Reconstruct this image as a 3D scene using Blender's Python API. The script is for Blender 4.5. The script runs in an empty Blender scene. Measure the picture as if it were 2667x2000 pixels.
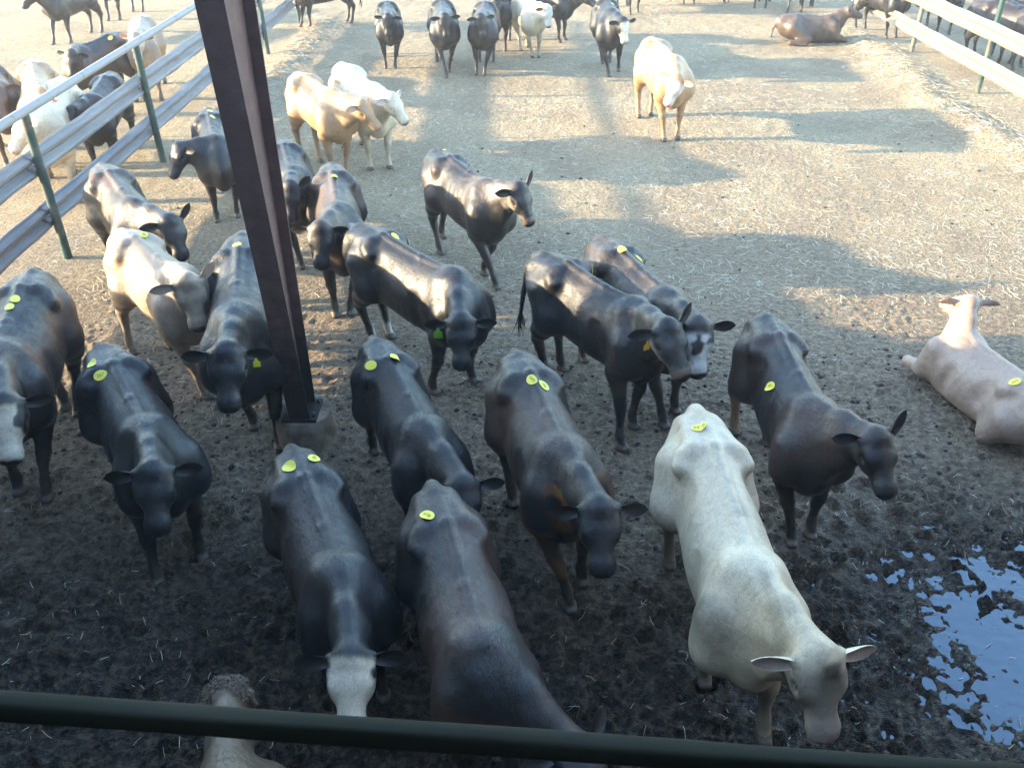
import bpy, bmesh, math, random
import numpy as np
from mathutils import Vector, Matrix
from mathutils.bvhtree import BVHTree

R = math.radians
scene = bpy.context.scene
col = scene.collection

# ------------------------------------------------------------------ camera
cam_d = bpy.data.cameras.new('camera'); cam = bpy.data.objects.new('camera', cam_d); col.objects.link(cam)
cam.location = (0, 0, 4.5); cam.rotation_euler = (R(90 - 33.3), 0, 0)
cam_d.sensor_width = 36; cam_d.lens = 36 * 2274 / 2667; cam_d.clip_start = .05; cam_d.clip_end = 600
cam_d.dof.use_dof = True; cam_d.dof.focus_distance = 8.5; cam_d.dof.aperture_fstop = 11
scene.camera = cam

# ------------------------------------------------------------------ light
SUN_EL, SUN_AZ = R(14.0), R(-90.0 - 2.0)      # low sun from the left (-X), shadows run to +X
sun_dir = Vector((math.sin(SUN_AZ) * math.cos(SUN_EL), math.cos(SUN_AZ) * math.cos(SUN_EL), math.sin(SUN_EL)))
world = bpy.data.worlds.new('World'); scene.world = world; world.use_nodes = True
wn = world.node_tree; wn.nodes.clear()
wo = wn.nodes.new('ShaderNodeOutputWorld'); bg = wn.nodes.new('ShaderNodeBackground'); sk = wn.nodes.new('ShaderNodeTexSky')
sk.sky_type = 'NISHITA'; sk.sun_disc = False; sk.sun_elevation = SUN_EL; sk.sun_rotation = SUN_AZ
sk.altitude = 300; sk.air_density = 1.0; sk.dust_density = 0.7; sk.ozone_density = 2.8
bg.inputs['Strength'].default_value = 0.15
wn.links.new(sk.outputs[0], bg.inputs[0]); wn.links.new(bg.outputs[0], wo.inputs[0])
sl = bpy.data.lights.new('sun', 'SUN'); sl.energy = 2.05; sl.angle = R(1.0); sl.color = (1.0, .83, .62)
so = bpy.data.objects.new('sun', sl); col.objects.link(so)
so.rotation_euler = sun_dir.to_track_quat('Z', 'Y').to_euler()
scene.view_settings.view_transform = 'Standard'; scene.view_settings.look = 'None'
scene.view_settings.exposure = 3.35; scene.view_settings.gamma = 1.0; scene.view_settings.use_curve_mapping = False
scene.view_settings.use_white_balance = True; scene.view_settings.white_balance_temperature = 7500; scene.view_settings.white_balance_tint = 6   # set for open shade
scene.cycles.use_denoising = True
scene.cycles.max_bounces = 3; scene.cycles.diffuse_bounces = 2; scene.cycles.glossy_bounces = 1; scene.cycles.use_adaptive_sampling = True; scene.cycles.adaptive_threshold = .006; scene.cycles.volume_bounces = 0
scene.cycles.sample_clamp_indirect = 6

# ------------------------------------------------------------------ helpers
def tag(o, label=None, cat=None, group=None, kind=None):
    if label: o['label'] = label
    if cat: o['category'] = cat
    if group: o['group'] = group
    if kind: o['kind'] = kind
    return o

def mesh_obj(name, V, F, mat, parent=None, smooth=True, loc=None):
    me = bpy.data.meshes.new(name)
    me.from_pydata([tuple(v) for v in V], [], [tuple(int(i) for i in f) for f in F]); me.update()
    if smooth: me.shade_smooth()
    if mat: me.materials.append(mat)
    o = bpy.data.objects.new(name, me); col.objects.link(o)
    if parent: o.parent = parent
    if loc is not None: o.location = loc
    return o

def fast_mesh(name, V, Q, smooth=True):
    me = bpy.data.meshes.new(name); V = np.asarray(V, np.float32); Q = np.asarray(Q, np.int32)
    me.vertices.add(len(V)); me.vertices.foreach_set('co', V.ravel())
    n = Q.shape[1]; me.loops.add(Q.size); me.loops.foreach_set('vertex_index', Q.ravel())
    me.polygons.add(len(Q)); me.polygons.foreach_set('loop_start', np.arange(len(Q), dtype=np.int32) * n)
    me.update(calc_edges=True); me.validate()
    if smooth: me.shade_smooth()
    return me

def empty(name, loc=(0, 0, 0), rz=0):
    o = bpy.data.objects.new(name, None); col.objects.link(o); o.location = loc; o.rotation_euler = (0, 0, rz)
    o.empty_display_size = .2; return o

def tube(P0, P1, r, n=14, r1=None):
    P0, P1 = Vector(P0), Vector(P1); d = (P1 - P0).normalized()
    a = d.orthogonal().normalized(); b = d.cross(a); r1 = r if r1 is None else r1
    V = [P0 + (a * math.cos(2 * math.pi * i / n) + b * math.sin(2 * math.pi * i / n)) * r for i in range(n)]
    V += [P1 + (a * math.cos(2 * math.pi * i / n) + b * math.sin(2 * math.pi * i / n)) * r1 for i in range(n)]
    F = [(i, (i + 1) % n, n + (i + 1) % n, n + i) for i in range(n)] + [tuple(range(n))[::-1], tuple(range(n, 2 * n))]
    return V, F

def join(*vf):
    V, F = [], []
    for v, f in vf:
        o = len(V); V += list(v); F += [tuple(i + o for i in q) for q in f]
    return V, F

def box(lo, hi):
    x0, y0, z0 = lo; x1, y1, z1 = hi
    V = [(x0, y0, z0), (x1, y0, z0), (x1, y1, z0), (x0, y1, z0), (x0, y0, z1), (x1, y0, z1), (x1, y1, z1), (x0, y1, z1)]
    return V, [(3, 2, 1, 0), (4, 5, 6, 7), (0, 1, 5, 4), (1, 2, 6, 5), (2, 3, 7, 6), (3, 0, 4, 7)]

def auto_smooth(o, ang=40):
    me = o.data; bm = bmesh.new(); bm.from_mesh(me)
    for e in bm.edges:
        e.smooth = len(e.link_faces) == 2 and e.calc_face_angle(0) < R(ang)
    bm.to_mesh(me); bm.free(); me.shade_smooth()
    me.update(); return o

class NT:
    """short-hand for node materials"""
    def __init__(s, name):
        s.m = bpy.data.materials.new(name); s.m.use_nodes = True; s.t = s.m.node_tree; s.t.nodes.clear()
        s.out = s.n('ShaderNodeOutputMaterial'); s.p = s.n('ShaderNodeBsdfPrincipled'); s.l(s.p.outputs[0], s.out.inputs[0])
    def n(s, t, **k):
        q = s.t.nodes.new(t)
        for a, b in k.items(): setattr(q, a, b)
        return q
    def l(s, a, b): s.t.links.new(a, b)
    def set(s, **k):
        for a, b in k.items():
            i = s.p.inputs[a.replace('_', ' ')]
            if hasattr(b, 'is_linked') or hasattr(b, 'links'): s.l(b, i)
            else: i.default_value = b
        return s
    def noise(s, scale, detail=4, rough=.55, vec=None, dist=0.0):
        q = s.n('ShaderNodeTexNoise'); q.inputs['Scale'].default_value = scale; q.inputs['Detail'].default_value = detail
        q.inputs['Roughness'].default_value = rough; q.inputs['Distortion'].default_value = dist
        if vec is not None: s.l(vec, q.inputs['Vector'])
        return q.outputs[0]
    def ramp(s, fac, stops):
        q = s.n('ShaderNodeValToRGB'); e = q.color_ramp.elements
        while len(e) < len(stops): e.new(.5)
        for i, (p, c) in enumerate(stops):
            e[i].position = p; e[i].color = (*c, 1) if len(c) == 3 else c
        s.l(fac, q.inputs[0]); return q.outputs[0]
    def mix(s, fac, a, b, mode='MIX'):
        q = s.n('ShaderNodeMix', data_type='RGBA', blend_type=mode)
        for v, i in ((fac, 0), (a, 6), (b, 7)):
            if hasattr(v, 'links'): s.l(v, q.inputs[i])
            elif isinstance(v, (int, float)): q.inputs[i].default_value = v
            else: q.inputs[i].default_value = (*v, 1)
        return q.outputs[2]
    def math(s, op, a, b=None, c=None, clamp=False):
        q = s.n('ShaderNodeMath', operation=op, use_clamp=clamp)
        for v, i in ((a, 0), (b, 1), (c, 2)):
            if v is None: continue
            if hasattr(v, 'links'): s.l(v, q.inputs[i])
            else: q.inputs[i].default_value = v
        return q.outputs[0]
    def mapr(s, v, a, b, c=0, d=1):
        q = s.n('ShaderNodeMapRange'); q.interpolation_type = 'SMOOTHSTEP'
        s.l(v, q.inputs[0])
        for i, x in enumerate((a, b, c, d)): q.inputs[i + 1].default_value = x
        return q.outputs[0]
    def bump(s, h, strength=.3, dist=.01, nrm=None):
        q = s.n('ShaderNodeBump'); q.inputs['Strength'].default_value = strength; q.inputs['Distance'].default_value = dist
        s.l(h, q.inputs['Height'])
        if nrm is not None: s.l(nrm, q.inputs['Normal'])
        return q.outputs[0]
    def coord(s, which='Object'): return s.n('ShaderNodeTexCoord').outputs[which]
    def pos(s): return s.n('ShaderNodeNewGeometry').outputs['Position']
    def scale(s, v, sc, rot=(0, 0, 0)):
        q = s.n('ShaderNodeMapping'); q.inputs['Scale'].default_value = sc; q.inputs['Rotation'].default_value = rot
        s.l(v, q.inputs['Vector']); return q.outputs[0]
    def xyz(s, v):
        q = s.n('ShaderNodeSeparateXYZ'); s.l(v, q.inputs[0]); return q.outputs
# ------------------------------------------------------------------ cattle
def nrm(v):
    v = np.asarray(v, float); return v / max(1e-9, np.linalg.norm(v))

def vnoise(P, seed, freq, octv=3):
    """smooth value noise for arrays of points (N,3), about -1..1"""
    out = np.zeros(len(P)); amp = 1.0; tot = 0.0
    for o in range(octv):
        q = P * freq * 2 ** o + seed * 7.31 + o * 3.7
        i = np.floor(q).astype(np.int64); f = q - i; f = f * f * (3 - 2 * f)
        def hsh(a, b, c):
            h = (a * 73856093) ^ (b * 19349663) ^ (c * 83492791) ^ (seed * 2654435761 + o * 97)
            h = (h ^ (h >> 13)) * 1274126177; h = h ^ (h >> 16)
            return (h & 0xFFFF) / 32767.5 - 1
        r = 0
        for dx in (0, 1):
            wx = f[:, 0] if dx else 1 - f[:, 0]
            for dy in (0, 1):
                wy = f[:, 1] if dy else 1 - f[:, 1]
                for dz in (0, 1):
                    wz = f[:, 2] if dz else 1 - f[:, 2]
                    r = r + wx * wy * wz * hsh(i[:, 0] + dx, i[:, 1] + dy, i[:, 2] + dz)
        out += amp * r; tot += amp; amp *= 0.5
    return out / tot

def sstep(a, b, x):
    t = np.clip((x - a) / (b - a), 0, 1); return t * t * (3 - 2 * t)

class Field:
    """a sampled signed-distance field with smooth unions"""
    def __init__(s, lo, hi, vox):
        s.lo = np.array(lo, float); s.v = vox
        s.n = np.ceil((np.array(hi) - s.lo) / vox).astype(int) + 1
        s.D = np.full(s.n, 1.0, np.float32)
        s.ax = [(s.lo[i] + vox * np.arange(s.n[i])).astype(np.float32) for i in range(3)]
    def sub(s, lo, hi):
        a = np.clip(np.floor((np.array(lo) - s.lo) / s.v).astype(int), 0, s.n - 1)
        b = np.clip(np.ceil((np.array(hi) - s.lo) / s.v).astype(int) + 1, 1, s.n)
        sl = tuple(slice(int(a[i]), int(max(b[i], a[i] + 1))) for i in range(3))
        X = s.ax[0][sl[0]][:, None, None]; Y = s.ax[1][sl[1]][None, :, None]; Z = s.ax[2][sl[2]][None, None, :]
        return sl, X, Y, Z
    def smin(s, sl, d, k):
        A = s.D[sl]; h = np.maximum(k - np.abs(A - d), 0) / k
        s.D[sl] = np.minimum(A, d) - h * h * (k / 4)
    def smax(s, sl, d, k):
        A = s.D[sl]; h = np.maximum(k - np.abs(A - d), 0) / k
        s.D[sl] = np.maximum(A, d) + h * h * (k / 4)
    def cone(s, a, b, ra, rb, k=0.04, M=None, cut=False):
        """tapered capsule; M = (origin, 3x3 rows axes, scale3) for a squashed one in a local frame"""
        if M is None:
            a = np.asarray(a, float); b = np.asarray(b, float); r = max(ra, rb) + k + 2 * s.v
            sl, X, Y, Z = s.sub(np.minimum(a, b) - r, np.maximum(a, b) + r)
            px, py, pz = X - a[0], Y - a[1], Z - a[2]; sc = 1.0
        else:
            o, R, S = M; a = np.asarray(a, float); b = np.asarray(b, float)
            wa = o + R.T @ (a * S); wb = o + R.T @ (b * S)
            r = max(ra, rb) * max(S) + k + 2 * s.v
            sl, X, Y, Z = s.sub(np.minimum(wa, wb) - r, np.maximum(wa, wb) + r)
            X, Y, Z = X - o[0], Y - o[1], Z - o[2]
            px = (X * R[0, 0] + Y * R[0, 1] + Z * R[0, 2]) / S[0] - a[0]
            py = (X * R[1, 0] + Y * R[1, 1] + Z * R[1, 2]) / S[1] - a[1]
            pz = (X * R[2, 0] + Y * R[2, 1] + Z * R[2, 2]) / S[2] - a[2]
            sc = min(S)
        e = b - a; L2 = max(1e-9, float(e @ e))
        t = np.clip((px * e[0] + py * e[1] + pz * e[2]) / L2, 0, 1)
        d = np.sqrt((px - t * e[0]) ** 2 + (py - t * e[1]) ** 2 + (pz - t * e[2]) ** 2) - (ra + (rb - ra) * t)
        d = (d * sc).astype(np.float32)
        if cut: s.smax(sl, -d, k)
        else: s.smin(sl, d, k)
    def mesh(s):
        """naive surface nets"""
        D = s.D; S = D < 0; n = s.n
        c = np.zeros((n[0] - 1, n[1] - 1, n[2] - 1), np.int8)
        for i in (0, 1):
            for j in (0, 1):
                for k in (0, 1):
                    c += S[i:n[0] - 1 + i, j:n[1] - 1 + j, k:n[2] - 1 + k]
        cell = np.argwhere((c > 0) & (c < 8))
        idx = np.full(c.shape, -1, np.int64); idx[tuple(cell.T)] = np.arange(len(cell))
        acc = np.zeros((len(cell), 3)); cnt = np.zeros(len(cell))
        for ax in range(3):
            o1, o2 = [q for q in range(3) if q != ax]
            for i in (0, 1):
                for j in (0, 1):
                    p = cell.copy(); p[:, o1] += i; p[:, o2] += j
                    q = p.copy(); q[:, ax] += 1
                    a = D[tuple(p.T)]; b = D[tuple(q.T)]; m = (a < 0) != (b < 0)
                    t = np.where(m, a / np.where(m, a - b, 1), 0)
                    P = p.astype(float); P[:, ax] += t
                    acc[m] += P[m]; cnt[m] += 1
        V = acc / cnt[:, None] * s.v + s.lo
        quads = []
        for ax in range(3):
            o1, o2 = [(1, 2), (2, 0), (0, 1)][ax]
            sl0 = [slice(1, n[q] - 1) for q in range(3)]; sl0[ax] = slice(0, n[ax] - 1)
            sl1 = list(sl0); sl1[ax] = slice(1, n[ax])
            A = S[tuple(sl0)]; B = S[tuple(sl1)]
            for flip, msk in ((0, A & ~B), (1, B & ~A)):
                e = np.argwhere(msk); off = np.ones(3, int); off[ax] = 0; e = e + off
                def g(i, j):
                    p = e.copy(); p[:, o1] -= i; p[:, o2] -= j
                    return idx[tuple(p.T)]
                q = np.stack([g(1, 1), g(0, 1), g(0, 0), g(1, 0)], 1)
                quads.append(q[:, ::-1] if flip else q)
        return V, np.concatenate(quads)

def relax(V, F, it=2, w=0.5):
    for _ in range(it):
        acc = np.zeros_like(V); cnt = np.zeros(len(V))
        for i in range(4):
            a = F[:, i]; b = F[:, (i + 1) % 4]
            for ax in range(3):
                acc[:, ax] += np.bincount(a, V[b, ax], len(V)) + np.bincount(b, V[a, ax], len(V))
            cnt += np.bincount(a, minlength=len(V)) + np.bincount(b, minlength=len(V))
        V = V + w * (acc / np.maximum(cnt, 1)[:, None] - V)
    return V

# torso profile: x, top, bottom, half width
TORSO = np.array([(-0.74, 1.03, 0.92, 0.05), (-0.68, 1.095, 0.76, 0.125), (-0.60, 1.145, 0.66, 0.185), (-0.48, 1.172, 0.60, 0.225),
                  (-0.33, 1.172, 0.555, 0.245), (-0.15, 1.145, 0.525, 0.25), (0.05, 1.128, 0.500, 0.265), (0.22, 1.128, 0.490, 0.262),
                  (0.36, 1.142, 0.488, 0.248), (0.43, 1.13, 0.495, 0.225), (0.50, 1.08, 0.51, 0.195), (0.56, 1.01, 0.555, 0.15), (0.605, 0.93, 0.63, 0.095), (0.635, 0.86, 0.70, 0.045), (0.65, .80, .76, .008)])
HOOF0 = dict(FL=(0.40, 0.14), FR=(0.40, -0.14), HL=(-0.52, 0.14), HR=(-0.52, -0.14))
HEADLEN = 0.44

def head_frame(c):
    P = np.array(c['poll'], float); M = np.array(c['muzzle'], float)
    a = nrm(M - P); up = np.array([0, 0, 1.0]) + 0.15 * nrm([P[0] - 0.4, P[1], 0])
    u = nrm(up - a * (a @ up)); b = np.cross(u, a)   # b = animal's left
    r = c.get('roll', 0.0)
    u, b = u * math.cos(r) + b * math.sin(r), b * math.cos(r) - u * math.sin(r)
    return P, np.stack([a, b, u])

def ear_mesh(P, R, side, hs, droop=0.12, back=0.12, turn=0.0, ln=0.215):
    """leaf shaped, cupped ear; returns verts, quads, ab param (s, inner flag)"""
    e = nrm([-back, side, -droop])
    nfwd = nrm([0.55, 0.22 * side, 0.8 + turn]); nfwd = nrm(nfwd - e * (e @ nfwd))
    w = np.cross(e, nfwd)
    root = np.array([0.035, 0.094 * side, -0.04])
    ns, nt = 13, 9; V = []; K = []
    for lay in (0, 1):
        for i in range(ns):
            s = i / (ns - 1)
            hw = 0.022 + 0.033 * math.sin(math.pi * min(1, s / 0.95) ** 0.8) if s < 0.55 else 0
            hw = np.interp(s, [0, .12, .3, .5, .68, .82, .93, 1], [.026, .030, .044, .054, .053, .042, .025, .004])
            curl = np.interp(s, [0, .3, .7, 1], [.03, .03, .016, .004])
            for j in range(nt):
                t = j / (nt - 1) * 2 - 1
                th = (0.013 * (1 - s * .5)) * (1 - abs(t) ** 3)
                p = root + e * (ln * s) + w * hw * t * (1 - .12 * t * t) + nfwd * (curl * (t * t - .6) + (th if lay == 0 else -th))
                p = p + np.array([0, 0, -0.02 * s * s])
                V.append(P + R.T @ (p * hs)); K.append((s, 1 - lay, abs(t)))
    Fq = []
    for lay in (0, 1):
        o = lay * ns * nt
        for i in range(ns - 1):
            for j in range(nt - 1):
                q = [o + i * nt + j, o + (i + 1) * nt + j, o + (i + 1) * nt + j + 1, o + i * nt + j + 1]
                if (lay == 0) == (side > 0): q = q[::-1]
                Fq.append(q)
    return np.array(V), np.array(Fq), np.array(K)

def leg_joints(c, leg, zsh):
    """joint chain (point, radius) from body to hoof for one leg"""
    side = 1 if leg[1] == 'L' else -1; f = leg[0] == 'F'
    sx = c.get('sx', 1.0); h0 = np.array([HOOF0[leg][0] * sx, HOOF0[leg][1], 0.0]); h = np.array(c['hooves'].get(leg, h0), float)
    if len(h) == 2: h = np.array([h[0], h[1], 0.0])
    d = h - h0; lift = h[2]
    if f:
        J = [((0.43, .155 * side, .86), .115), ((0.46, .165 * side, .70), .105), ((0.36, .165 * side, .60), .085), ((0.395, .15 * side, .35), .046), ((0.392, .142 * side, .29), .036), ((0.39, .14 * side, .13), .031), ((0.395, .14 * side, .10), .034)]
        wts = [0, .04, .12, .52, .64, .93, .96]
    else:
        J = [((-0.46, .13 * side, .92), .15), ((-0.36, .17 * side, .72), .13), ((-0.48, .165 * side, .56), .095), ((-0.575, .15 * side, .42), .052), ((-0.57, .145 * side, .34), .04), ((-0.535, .14 * side, .14), .033), ((-0.53, .14 * side, .105), .037)]
        wts = [0, .08, .25, .5, .6, .92, .96]
    out = []
    for (p, r), w in zip(J, wts):
        p = np.array(p) * np.array([sx, 1, 1]) + np.array([d[0], d[1], 0]) * w + np.array([0, 0, lift]) * w * .9
        if f and lift > .02 and w > .1: p[0] += .5 * lift * (1 - abs(w - .55) * 2)
        out.append([p, r])
    return out, h

def cow_mesh(c, vox):
    zl = c.get('lying', 0.0)                      # drop of the trunk when the animal lies down
    hs = c.get('head_scale', 1.0); fat = c.get('fat', 1.0) * .92; kb = c.get('bend', 0.0)
    P, R = head_frame(c)
    sx = c.get('sx', 1.0)
    pts = [P, P + R[0] * .5 * hs, (-0.95 * sx, -0.42, -0.01), (0.85 * sx, 0.42, 1.3)]
    for k in c['hooves'].values(): pts += [(k[0] - .1, k[1] - .1, 0), (k[0] + .1, k[1] + .1, 0)]
    pts = np.array(pts); lo = pts.min(0) - .16; hi = pts.max(0) + .16; lo[2] = -0.05
    if zl: hi[2] = max(1.2 - zl, P[2] + .2)
    F = Field(lo, hi, vox)
    by = lambda x: kb * x * abs(x) / sx ** 2
    # trunk
    sl, X, Y, Z = F.sub((-0.95 * sx, -0.6, 0.2 - zl), (0.95 * sx, 0.6, 1.4 - zl))
    X = X / np.float32(sx); xs = X[:, 0, 0].astype(float)
    tp = np.interp(xs, TORSO[:, 0], TORSO[:, 1]); bt = np.interp(xs, TORSO[:, 0], TORSO[:, 2]); hw = np.interp(xs, TORSO[:, 0], TORSO[:, 3])
    ker = np.array([1, 2, 3, 2, 1.]) / 9
    sm = lambda q: np.convolve(np.pad(q, 2, mode='edge'), ker, 'valid')
    tp, bt, hw = sm(tp) - zl, sm(bt), sm(hw) * fat
    bt = np.maximum(bt - (fat - 1) * .12 - zl, 0.0 if zl else -1)
    if zl: hw = hw * 1.12
    tp, bt, hw = [q.astype(np.float32)[:, None, None] for q in (tp, bt, hw)]
    hz = (tp - bt) / 2; zc = bt + hz * .93; s = (Z - zc) / (hz * np.where(Z > zc, 1.07, .93))
    rump = np.clip((-X - .1) / .4, 0, 1)
    wid = hw * (1 - (0.20 - .10 * rump) * np.clip(s, -.2, 1) ** 2 * np.sign(s) - .06 * np.clip(-s, 0, 1))
    yy = np.abs(Y - kb * X * np.abs(X)) / wid
    n = 2.25
    r = (yy ** n + np.abs(s) ** n) ** (1 / n)
    d = (r - 1) * np.minimum(wid, hz)
    endx = np.maximum(X - 0.655, -0.76 - X) * sx; d = np.maximum(d, endx)
    # ribs
    rib = np.sin((X + .25 * (Z - .8)) * 2 * math.pi / .075) * .0026 * c.get('ribs', 1.0)
    d = d + rib * np.clip(1 - np.abs(X - .08) / .26, 0, 1) * np.clip(1 - np.abs(Z + zl - .86) / .26, 0, 1)
    F.smin(sl, d.astype(np.float32), .02)
    o = lambda x, y, z: np.array([x * sx, y + kb * x * abs(x), z - zl])
    for sd in (1, -1):
        F.cone(o(-.36, .165 * sd, 1.088), o(-.31, .188 * sd, 1.055), .045, .045, .085)                   # hip bones
        F.cone(o(-.36, .10 * sd, 1.12), o(-.62, .075 * sd, 1.08), .05, .05, .06)
        F.cone(o(-.665, .085 * sd, 1.02), o(-.60, .10 * sd, .95), .055, .09, .06)                  # pin bones
        F.cone(o(-.20, .290 * sd * fat, 1.0), o(-.17, .305 * sd * fat, .86), .045, .03, .13, cut=True)
        F.cone(o(-.47, .27 * sd, .93), o(-.52, .25 * sd, .72), .03, .03, .09, cut=True)   # flank hollow
        F.cone(o(.33, .085 * sd, 1.05), o(.45, .165 * sd, .78), .06, .11, .11)                    # shoulder blade
        F.cone(o(.17, .30 * sd * fat, .90), o(.21, .295 * sd * fat, .68), .02, .03, .10, cut=True)      # behind the shoulder
    # spine ridge
    for xa, xb, za, zb in ((-.62, -.34, 1.14, 1.165), (-.34, 0.05, 1.165, 1.118), (.05, .4, 1.118, 1.135)):
        F.cone(o(xa, 0, za + .004), o(xb, 0, zb + .004), .016, .016, .05)
    # brisket
    F.cone(o(.53, 0, .66), o(.45, 0, .54), .09, .075, .08)
    if c.get('sheath', 0): F.cone(o(-.05, 0, .50), o(.02, 0, .455), .04, .025, .05)
    if not zl: F.cone(o(-.40, 0, .60), o(-.46, 0, .56), .07, .05, .06)
    # neck
    A, U = R[0], R[2]
    top0, mid0, bot0 = o(.36, 0, 1.07), o(.45, 0, .93), o(.50, 0, .78)
    top1, mid1, bot1 = P - U * .05 * hs, P + A * .05 * hs - U * .08 * hs, P + A * .09 * hs - U * .155 * hs
    midT = (top0 + top1) / 2 + np.array([0, 0, .015]); midM = (mid0 + mid1) / 2; midB = (bot0 + bot1) / 2 - np.array([0, 0, .02])
    for a, m, b, r0, r1, r2 in ((top0, midT, top1, .070, .064, .062), (mid0, midM, mid1, .122, .096, .082), (bot0, midB, bot1, .105, .074, .058)):
        F.cone(a, m, r0, r1, .09); F.cone(m, b, r1, r2, .07)
    # head
    HM = lambda S: (P, R, np.array(S, float) * hs)
    m1 = HM((1, 1, 1))
    F.cone((.035, 0, -.07), (.15, 0, -.072), .075, .08, .05, HM((1, 1.36, 1)))
    F.cone((.14, 0, -.062), (.35, 0, -.075), .082, .055, .04, HM((1, 1.14, 1)))
    F.cone((.352, 0, -.075), (.388, 0, -.083), .053, .053, .035, HM((1, 1.5, 1)))
    F.cone((.10, 0, -.15), (.36, 0, -.118), .062, .042, .05, HM((1, 1.1, 1)))
    for sd in (1, -1):
        F.cone((.10, .062 * sd, -.125), (.19, .055 * sd, -.12), .058, .048, .05, m1)
        F.cone((.09, .075 * sd, -.06), (.17, .07 * sd, -.065), .042, .040, .05, m1)
        F.cone((.11, .093 * sd, -.036), (.155, .092 * sd, -.036), .022, .024, .035, m1)
        F.cone((.02, .05 * sd, -.02), (.05, .04 * sd, -.02), .03, .03, .05, m1)
        F.cone((.04, .085 * sd, -.04), (.02, .12 * sd, -.045), .03, .024, .03, m1)     # ear root
        if vox < .02:
            F.cone((.135, .122 * sd, -.06), (.165, .119 * sd, -.065), .014, .012, .02, m1, cut=True)
            F.cone((.43, .036 * sd, -.062), (.445, .045 * sd, -.05), .010, .012, .012, m1, cut=True)
            F.cone((.31, .07 * sd, -.118), (.42, .05 * sd, -.118), .006, .006, .015, m1, cut=True)
    F.cone((.0, 0, -.015), (.02, 0, -.012), .035, .04, .06, m1)
    # legs
    feet = []
    if not zl:
        for leg in ('FL', 'FR', 'HL', 'HR'):
            J, h = leg_joints(c, leg, 0)
            for i in range(len(J) - 1):
                k = .075 if i < 2 else .03
                F.cone(J[i][0] + np.array([0, by(J[i][0][0]) * (i < 3), 0]), J[i + 1][0] + np.array([0, by(J[i + 1][0][0]) * (i < 2), 0]), J[i][1], J[i + 1][1], k)
            if leg[0] == 'H':   # hock point
                F.cone(J[3][0] + np.array([-.03, 0, .03]), J[3][0] + np.array([-.01, 0, -.02]), .028, .03, .03)
            fet = J[-1][0]; toe = np.array([h[0] + .035, h[1], h[2] + .032])
            F.cone(fet, toe + np.array([-.015, 0, .02]), .034, .036, .02)
            for sd in (-.019, .019):
                F.cone(toe + np.array([-.03, sd, 0]), toe + np.array([.03, sd * .8, -.006]), .031, .024, .008)
            feet.append(h)
    else:
        sd = c.get('lie_side', 1)
        # folded fore legs under the chest, hind legs out to one side
        for s2 in (1, -1):
            F.cone((sx * .44, .17 * s2, .45), (sx * .50, .20 * s2, .20), .115, .09, .07)
            F.cone((sx * .50, .20 * s2, .18), (sx * .74, .17 * s2, .10), .08, .055, .05)
            F.cone((sx * .74, .17 * s2, .09), (sx * .58, .10 * s2, .05), .05, .036, .03)
            F.cone((sx * .58, .10 * s2, .05), (sx * .50, .08 * s2, .045), .034, .034, .02)
        F.cone((sx * -.42, .22 * sd, .40), (sx * -.12, .36 * sd, .17), .19, .12, .09)
        F.cone((sx * -.12, .36 * sd, .15), (sx * -.46, .40 * sd, .08), .10, .055, .05)
        F.cone((sx * -.46, .40 * sd, .07), (sx * -.22, .46 * sd, .045), .045, .035, .03)
        F.cone((sx * -.22, .46 * sd, .045), (sx * -.14, .46 * sd, .045), .036, .036, .02)
        F.cone((sx * -.45, -.16 * sd, .34), (sx * -.34, -.20 * sd, .14), .16, .11, .09)
    # tail
    sw = c.get('tail', 0.05)
    t0, t1, t2, t3 = o(-.70, 0, 1.09), o(-.775, sw * .2, .98), o(-.775, sw * .6, .74), o(-.76, sw, .52)
    if zl: t1 = np.array([-.77 * sx, sw * .3, .36]); t2 = np.array([-.76 * sx, sw + .12, .12]); t3 = np.array([-.60 * sx, sw + .32, .05])
    F.cone(o(-.60, 0, 1.11), t0, .045, .04, .05); F.cone(t0, t1, .038, .03, .04); F.cone(t1, t2, .028, .022, .02); F.cone(t2, t3, .022, .018, .02)
    V, Q = F.mesh(); V = relax(V, Q, 1, .4)
    # folds of loose skin round the neck, and a soft unevenness everywhere
    if vox < .02:
        fn = np.cross(V[Q[:, 2]] - V[Q[:, 0]], V[Q[:, 3]] - V[Q[:, 1]]); N = np.zeros_like(V)
        for i in range(4):
            for ax in range(3): N[:, ax] += np.bincount(Q[:, i], fn[:, ax], len(V))
        N /= np.maximum(np.linalg.norm(N, axis=1), 1e-9)[:, None]
        na = nrm(mid1 - mid0); t = (V - mid0) @ na; ln = np.linalg.norm(mid1 - mid0)
        m = sstep(-.10, .02, t) * sstep(ln + .02, ln - .10, t) * sstep(.60, .75, V[:, 2] + zl)
        ph = t / .042 + 2.2 * vnoise(V, 77, 5, 2)
        cu = c.get('curly', 0)
        if cu:
            d = (V - P) / hs; a_, b_, u_ = d @ R[0], d @ R[1], d @ R[2]
            cm = sstep(-.10, -.03, a_) * sstep(.17, .09, a_) * sstep(-.09, -.04, u_) * sstep(.11, .08, np.abs(b_))
            V = V + N * (cm * cu * (.006 + .011 * vnoise(V, 91, 34, 2)))[:, None]
        V = V + N * (m * .0009 * np.sin(2 * math.pi * ph) * (.5 + vnoise(V, 79, 4, 2)) + .003 * vnoise(V, 78, 9, 2))[:, None]
    return V, Q, P, R, (t3, sw), feet

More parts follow.
